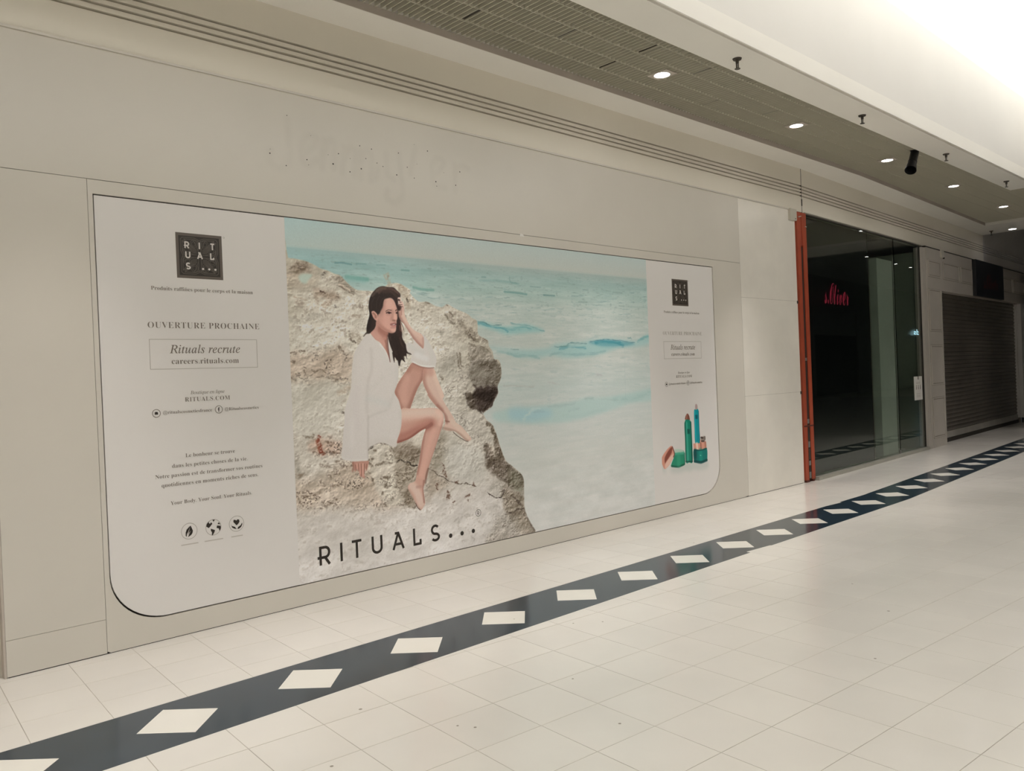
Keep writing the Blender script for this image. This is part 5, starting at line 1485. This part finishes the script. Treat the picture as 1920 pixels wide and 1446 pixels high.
def frame_box(P, t, m, dx=0.0, name='outline'):
    q = [wall(*p) for p in P]
    x0 = (q[0][0] + q[3][0]) / 2 + dx; x1 = (q[1][0] + q[2][0]) / 2 + dx; z1 = (q[0][1] + q[1][1]) / 2; z0 = (q[2][1] + q[3][1]) / 2
    mb = MB()
    for a, b, c, d in ((x0, x1, z0, z0 + t), (x0, x1, z1 - t, z1), (x0, x0 + t, z0, z1), (x1 - t, x1, z0, z1)):
        mb.box(a, b, YL, YL + .0004, c, d)
    mb.build(name, MAT[m], po)


def ring(c, r, t, m, parent=None, name='ring', n=36, dx=0.0, rx=None):
    X, Z = c
    v = []; f = []
    for i in range(n):
        a = 2 * math.pi * i / n
        v += [(X + dx + r * math.cos(a), YL, Z + r * math.sin(a)), (X + dx + (r - t) * math.cos(a), YL, Z + (r - t) * math.sin(a))]
    f = [(2 * i, 2 * ((i + 1) % n), 2 * ((i + 1) % n) + 1, 2 * i + 1) for i in range(n)]
    return mesh_ob(name, v, f, MAT[m], parent or po)


def flat(polys, m, name, parent=None, y=None, dx=0.0):
    y = YL if y is None else y
    mb = MB()
    for k, P in enumerate(polys):
        yk = y - k * .00004
        mb.prism([(a + dx, b) for a, b in P], lambda a, b: (a, yk, b), lambda a, b: (a, y + .0003, b))
    return mb.build(name, MAT[m], parent or po)


def thick(P, w, closed=False):
    """outline quads of a polyline of width w with mitred joints"""
    P = [np.array(p, float) for p in P]; n = len(P); L = []; Rr = []
    for i in range(n):
        if i == 0: d = P[1] - P[0]
        elif i == n - 1: d = P[-1] - P[-2]
        else:
            d0 = P[i] - P[i - 1]; d1 = P[i + 1] - P[i]; d0 = d0 / np.linalg.norm(d0); d1 = d1 / np.linalg.norm(d1); d = d0 + d1
        d = d / np.linalg.norm(d); nn = np.array([-d[1], d[0]])
        k = 1.0
        if 0 < i < n - 1:
            k = 1 / max(.35, abs(nn @ np.array([-d1[1], d1[0]])))
        L.append(P[i] + nn * w / 2 * k); Rr.append(P[i] - nn * w / 2 * k)
    return [[tuple(L[i]), tuple(L[i + 1]), tuple(Rr[i + 1]), tuple(Rr[i])] for i in range(n - 1)]


# letter shapes of the word mark, in a unit cell (cap height 1)
def arc(cx, cy, rx, ry, a0, a1, n=12):
    return [(cx + rx * math.cos(math.radians(a0 + (a1 - a0) * i / n)), cy + ry * math.sin(math.radians(a0 + (a1 - a0) * i / n))) for i in range(n + 1)]


T = .145
GL = {'R': [[(.14, 0), (.14, 1)], [(.10, .93), (.42, .93)] , arc(.42, .665, .25, .265, 90, -90), [(.42, .40), (-.04, .40)], [(.40, .42), (.68, 0.0)]],
      'I': [[(0, 0), (0, 1)]], 'T': [[(-.31, .93), (.31, .93)], [(0, 0), (0, .95)]],
      'U': [[(-.29, 1), (-.29, .34)] + arc(0, .34, .29, .27, 180, 360)[1:] + [(.29, 1)]],
      'A': [[(-.33, 0), (.02, .93)], [(-.20, .93), (.07, .93)], [(.02, .98), (.38, 0)], [(-.22, .30), (.27, .30)]],
      'L': [[(-.22, 1), (-.22, 0)], [(-.27, .07), (.28, .07)], [(.23, .02), (.23, .33)]],
      'S': [arc(0, .69, .25, .24, 35, 270, 16) + arc(0, .26, .26, .19, 90, -150, 16)[1:]]}


def glyph(ch, ox, oz, h, sx=1.0, t=T):
    out = []
    for P in GL[ch]:
        out += thick([(ox + x * h * sx, oz + y * h) for x, y in P], t * h)
    return out


def dotp(x, z, r, n=18):
    return [(x + r * math.cos(2 * math.pi * i / n), z + r * math.sin(2 * math.pi * i / n)) for i in range(n)]


# big word mark
wm_ = lambda x, y: wall(580 + x / 5.647, 950 + y / 5.647)
zb = np.mean([wm_(115, 632)[1], wm_(347, 582)[1], wm_(510, 548)[1], wm_(1100, 412)[1]])
zt = np.mean([wm_(95, 432)[1], wm_(340, 385)[1], wm_(505, 355)[1], wm_(1097, 232)[1]])
hh = zt - zb
for ch, x, y, sx in (('R', 97, 530, 1), ('I', 344, 485, 1), ('T', 508, 460, 1), ('U', 722, 400, 1), ('A', 942, 360, 1), ('L', 1146, 310, 1), ('S', 1338, 280, 1)):
    X, _ = wm_(x, y)
    flat(glyph(ch, X, zb, hh, sx), 'print_dark', 'letter')
for x, y in ((1500, 303), (1621, 277), (1740, 252)):
    X, Z = wm_(x, y)
    flat([dotp(X, zb + .15 * hh, .135 * hh)], 'print_dark', 'letter_dot')
X, Z = wm_(1793, 68)
ring((X, Z), .030, .004, 'print_dark', name='registered_mark'); flat(glyph('R', X - .011, Z - .016, .032, .8, .12), 'print_dark', 'registered_mark')


# both text columns carry the same matter
def logo(dx):
    q = [wall(329, 435), wall(415.7, 442.7), wall(419.5, 525.5), wall(333, 520.5)]
    x0, x1, z0, z1 = 2.088 + dx, 2.3915 + dx, 2.2635, 2.5535
    lg = mesh_ob('logo', [(x0, YB - .001, z0), (x1, YB - .001, z0), (x1, YB - .001, z1), (x0, YB - .001, z1)], [(0, 1, 2, 3)], MAT['logo_frame'], po)
    off = po.location
    b_ = .018
    def sub(polys, m, name, y):
        mb = MB()
        for k, P in enumerate(polys):
            yk = y - k * (.00003 if m == 'logo_white' else .0000005)
            mb.prism([(a, b) for a, b in P], lambda a, b: (a - off.x, yk - off.y, b - off.z), lambda a, b: (a - off.x, y + .0002 - off.y, b - off.z))
        o = mesh_ob(name, mb.v, mb.f, MAT[m]); o.parent = lg
        return o
    sub([[(x0 + b_, z0 + b_), (x1 - b_, z0 + b_), (x1 - b_, z1 - b_), (x0 + b_, z1 - b_)]], 'print_dark', 'ground', YB - .0014)
    W = x1 - x0; Hh = z1 - z0; cx, cz = (x0 + x1) / 2, (z0 + z1) / 2
    P = []
    def ln(pts, w=.0042):
        P.extend(thick([(cx + a * W, cz + b * Hh) for a, b in pts], w))
    for o_ in (.40, .365):
        for sx in (-1, 1):
            ln([(sx * o_, -o_ + .03), (sx * o_, -.10), (sx * (o_ - .045), 0), (sx * o_, .10), (sx * o_, o_ - .03)])
            ln([(-o_ + .03, sx * o_), (-.10, sx * o_), (0, sx * (o_ - .045)), (.10, sx * o_), (o_ - .03, sx * o_)])
    for s1 in (-1, 1):
        for s2 in (-1, 1):
            for d in (-.035, 0, .035, .07, -.07):
                a0 = .06
                ln([(s1 * (a0 + max(0, d)), s2 * (a0 - min(0, d))), (s1 * (.33 + max(0, d) * .6), s2 * (.33 - min(0, d) * .6))], .0036)
            ln([(s1 * .36, s2 * .40), (s1 * .40, s2 * .36)])
            # knots of the border
            for r in (.05, .085):
                ln([(a, b) for a, b in arc(s1 * .27, s2 * .12, r, r * .9, 0, 360, 14)], .003)
                ln([(a, b) for a, b in arc(s1 * .12, s2 * .27, r * .9, r, 0, 360, 14)], .003)
    for s1 in (-1, 1):
        for d in (-.03, .03):
            ln([(d, s1 * .06), (d, s1 * .35)], .0036); ln([(s1 * .06, d), (s1 * .35, d)], .0036)
            ln([(d, s1 * .12), (d * 4.2, s1 * .35)], .003); ln([(s1 * .12, d), (s1 * .35, d * 4.2)], .003)
    sub(P, 'logo_line', 'knot_pattern', YB - .0017)
    ch_h = .042
    LT = []
    for c, a, b in (('R', -.285, .165), ('I', 0, .165), ('T', .285, .165), ('U', -.255, -.055), ('A', 0, -.055), ('L', .27, -.055), ('S', -.255, -.30)):
        LT += glyph(c, cx + a * W - (.012 if c == 'R' else 0), cz + b * Hh, ch_h, 1, .2)
    for a in (.06, .195, .33): LT.append(dotp(cx + a * W, cz - .275 * Hh, .0068, 12))
    sub(LT, 'logo_white', 'lettering', YB - .0021)
    MB()
    return lg


def column(dx, left):
    logo(dx)
    ring((2.407 + dx, 2.545), .006, .002, 'print_light_grey', name='registered_mark')
    line('Produits raffines pour le corps et la maison', (283.7, 543.4), (474.6, 551.3), 'print_grey', -.008, 1.02, dx=dx, accent=14)
    line('OUVERTURE PROCHAINE', (277.6, 614.7), (486.9, 617.5), 'print_light_grey' if not left else 'print_grey', -.013, 1.08, dx=dx)
    frame_box([(279.9, 635.6), (481.5, 637), (484.5, 688.7), (282.3, 693.4)], .0026, 'print_light_grey', dx)
    line('Rituals recrute', (318.7, 662.2), (450.9, 661.7), 'print_grey', .004, 1.04, dx=dx, style=ITAL)
    line('careers.rituals.com', (322.7, 682.2), (448.5, 681.0), 'print_grey', -.008, 1.04, dx=dx)
    line('Boutique en ligne', (357.8, 739.2), (421.5, 736.8), 'print_grey', .0, 1.0, dx=dx, style=ITAL)
    line('RITUALS.COM', (347.6, 753.3), (432.0, 749.3), 'print_grey', -.010, 1.1, dx=dx)
    a = wall(293.7, 775.3); b = wall(410.9, 767.9)
    for c in (a, b): ring(c, .026, .0035, 'print_grey', dx=dx, name='icon_ring')
    # camera icon and the letter f
    flat([[(a[0] - .010, a[1] - .008), (a[0] + .010, a[1] - .008), (a[0] + .010, a[1] + .004), (a[0] + .006, a[1] + .009), (a[0] - .006, a[1] + .009), (a[0] - .010, a[1] + .004)]], 'print_dark', 'camera_icon', dx=dx)
    flat(thick([(b[0] + .005, b[1] + .013), (b[0] - .001, b[1] + .010), (b[0] - .001, b[1] - .014)], .005) + thick([(b[0] - .007, b[1] + .002), (b[0] + .005, b[1] + .002)], .004), 'print_dark', 'letter_icon', dx=dx)
    line('@ritualscosmeticsfrance', (306.3, 776.9), (398.2, 771.5), 'print_grey', -.008, 1.0, dx=dx)
    line('@Ritualscosmetics', (422.1, 770.0), (485.6, 766.5), 'print_grey', -.008, 1.0, dx=dx)


column(0, True)
column(5.3645, False)
for s_, a, b in (('Le bonheur se trouve', (348.5, 857.6), (441, 849)), ('dans les petites choses de la vie.', (323.4, 877.6), (464.7, 863.2)),
                 ('Notre passion est de transformer vos routines', (291.9, 898.4), (492.5, 876.7)), ('quotidiennes en moments riches de sens.', (303.7, 913.5), (485, 894)),
                 ('Your Body. Your Soul. Your Rituals.', (320.7, 947.2), (473.2, 927.4))):
    line(s_, a, b, 'print_grey', -.008, 1.02)

# round emblems
ic = lambda x, y: wall(330 + x / 13.714, 955 + y / 13.714)
# they stand in one row: take the middle height
zc = np.mean([ic(350, 575)[1], ic(970, 465)[1], ic(1565, 365)[1]])
rr_ = .052
C1, C2, C3_ = ic(350, 575)[0], ic(970, 465)[0], ic(1565, 365)[0]
for cxx in (C1, C2, C3_): ring((cxx, zc), rr_, .003, 'print_light_grey', name='icon_ring')


def local(cx, cz, cxp, cyp, rp, pts):
    return [(cx + (x - cxp) / rp * rr_, cz - ((y - cyp) - (x - cxp) * -.17) / rp * rr_) for x, y in pts]


flat([local(C1, zc, 350, 575, 197, P) for P in ([(388, 440), (438, 560), (425, 620), (390, 670), (315, 722), (345, 640), (390, 560), (340, 620), (310, 680)], [(388, 440), (345, 480), (290, 540), (262, 610), (258, 690), (280, 715), (290, 650), (320, 600), (345, 540)])], 'print_dark', 'leaf_icon')
flat([local(C2, zc, 970, 465, 190, P) for P in ([(880, 320), (860, 360), (890, 385), (920, 345), (948, 380), (900, 440), (860, 485), (800, 455), (815, 385)], [(955, 285), (1015, 285), (975, 335)], [(1105, 340), (1140, 390), (1070, 385)], [(1060, 420), (1145, 425), (1150, 480), (1120, 560), (1100, 490), (1045, 480)], [(905, 500), (1005, 530), (990, 580), (940, 660), (925, 660), (930, 580), (905, 550)])], 'print_dark', 'globe_icon')
flat([local(C3_, zc, 1565, 365, 180, P) for P in ([(1565, 405), (1490, 330), (1495, 285), (1530, 275), (1562, 295), (1590, 265), (1630, 270), (1638, 315), (1610, 360)], [(1430, 380), (1450, 420), (1520, 440), (1565, 490), (1500, 480), (1455, 455)], [(1580, 490), (1600, 440), (1660, 400), (1700, 335), (1700, 380), (1670, 440), (1620, 480)])], 'print_dark', 'heart_icon')
mb = MB()
for cxx, w in ((C1, .055), (C2, .062), (C3_, .04)):
    mb.box(cxx - w, cxx + w, YL, YL + .0003, zc - rr_ - .034, zc - rr_ - .027)
mb.build('caption_line', mat('print_faint', (0.60, 0.565, 0.52), .45), po)


# ---- ghost of the removed shop letters: a dirty shade on the lacquer
GX0, GX1, GZ0, GZ1 = 2.55, 4.75, 2.86, 3.52
RG = 180.0
gc = Canvas(int((GX1 - GX0) * RG), int((GZ1 - GZ0) * RG))


def cN(pts):
    out = []
    for x, y in pts:
        X, Z = wall(460 + x / 4.174, 180 + y / 4.174)
        out.append(((X - GX0) * RG, (GZ1 - Z) * RG))
    return out


for P in ([(325, 170), (335, 300), (345, 450), (320, 545), (240, 560), (190, 500), (195, 420)],
          [(450, 460), (520, 400), (560, 340), (500, 310), (440, 380), (450, 500), (500, 540), (560, 500)],
          [(600, 560), (610, 400), (620, 350)], [(615, 440), (670, 350), (700, 400), (690, 560)],
          [(760, 600), (770, 400)], [(780, 480), (830, 400), (860, 460), (850, 620)],
          [(900, 640), (900, 420)], [(905, 500), (960, 430), (990, 500), (980, 660)], [(1020, 640), (1040, 560)],
          [(1100, 450), (1110, 600), (1160, 650)], [(1200, 450), (1215, 600), (1230, 760), (1180, 830), (1110, 800), (1110, 740)],
          [(1290, 600), (1330, 400)], [(1460, 620), (1520, 580), (1550, 520), (1500, 490), (1460, 560), (1480, 690), (1560, 720)],
          [(1640, 740), (1640, 540)], [(1640, 600), (1690, 550), (1740, 570)]):
    gc.stroke(cN(P), 4.5, (255, 255, 255), .8, 8)
al = gc.im[..., 0] / 255 * (0.55 + 0.9 * (fbm(gc.w, gc.h, 20, 14, 4, 5) - .35))
px = np.zeros((gc.h, gc.w, 4), np.float32); px[..., 0] = px[..., 1] = px[..., 2] = np.clip(al, 0, 1); px[..., 3] = 1
gi = bpy.data.images.new('letter_ghost', gc.w, gc.h); gi.colorspace_settings.name = 'Non-Color'
gi.pixels.foreach_set(px[::-1].ravel()); gi.update(); gi.pack()
gm = bpy.data.materials.new('letter_ghost'); gm.use_nodes = True
nt = gm.node_tree; b = nt.nodes['Principled BSDF']
b.inputs['Base Color'].default_value = (.30, .265, .20, 1); b.inputs['Roughness'].default_value = .6
t_ = nt.nodes.new('ShaderNodeTexImage'); t_.image = gi; t_.extension = 'CLIP'
mm = nt.nodes.new('ShaderNodeMath'); mm.operation = 'MULTIPLY'; mm.inputs[1].default_value = .06
nt.links.new(t_.outputs['Color'], mm.inputs[0]); nt.links.new(mm.outputs[0], b.inputs['Alpha'])
print_plane('letter_ghost', GX0, GX1, GZ0, GZ1, gm, wl, WY - .0012)


# ---- red script logos, each letter a piece of its own
def split_letters(me, out, m, parent, name='letter'):
    """cut a text mesh into its letters (islands that overlap sideways belong together)"""
    n = len(out); par = list(range(n))

    def find(a):
        while par[a] != a:
            par[a] = par[par[a]]; a = par[a]
        return a
    polys = [tuple(p.vertices) for p in me.polygons]
    for p in polys:
        for k in p[1:]: par[find(k)] = find(p[0])
    isl = {}
    for p in polys: isl.setdefault(find(p[0]), []).append(p)
    bpy.data.meshes.remove(me)
    for fs in isl.values():
        idx = sorted({k for p in fs for k in p}); mp = {k: j for j, k in enumerate(idx)}
        me2 = bpy.data.meshes.new(name)
        me2.from_pydata([tuple(out[k]) for k in idx], [], [tuple(mp[k] for k in p) for p in fs])
        me2.materials.append(MAT[m])
        link(bpy.data.objects.new(name, me2), parent)


def script(s0, s1, z0, z1, off, m, parent, body='s.Oliver'):
    me, co = text_mesh(SCR(body), .004)
    a, b = co[:, 0].min(), co[:, 0].max(); c, d = co[:, 1].min(), co[:, 1].max()
    out = np.array([w2(s0 + (x - a) / (b - a) * (s1 - s0), off, z0 + (y - c) / (d - c) * (z1 - z0)) for x, y, _ in co])
    p = parent.location
    split_letters(me, out - np.array([p.x, p.y, p.z]), m, parent)


lgo = empty('red_shop_logo', w2(1.35, .09, 2.5)); tag(lgo, 'thin red script letters on the black panel inside the shop window', 'shop logo')
script(.93, 1.80, 2.43, 2.74, .09, 'red_logo', lgo)
script(8.5, 9.6, 3.02, 3.36, -.132, 'red_logo_dim', sg)
os_ = empty('lit_sign', (55.6, -5.3, 3.5)); tag(os_, 'small lit pale blue letters reflected in the shop glass', 'sign')
me, co = text_mesh('ds', .02)
w_ = co[:, 0].max() - co[:, 0].min()
split_letters(me, np.stack([57.25 - 1.35 / w_ * (co[:, 0] - co[:, 0].min()) - 55.6, np.full(len(co), .02), co[:, 1] * .47 - .16], -1), 'sign_glow', os_)
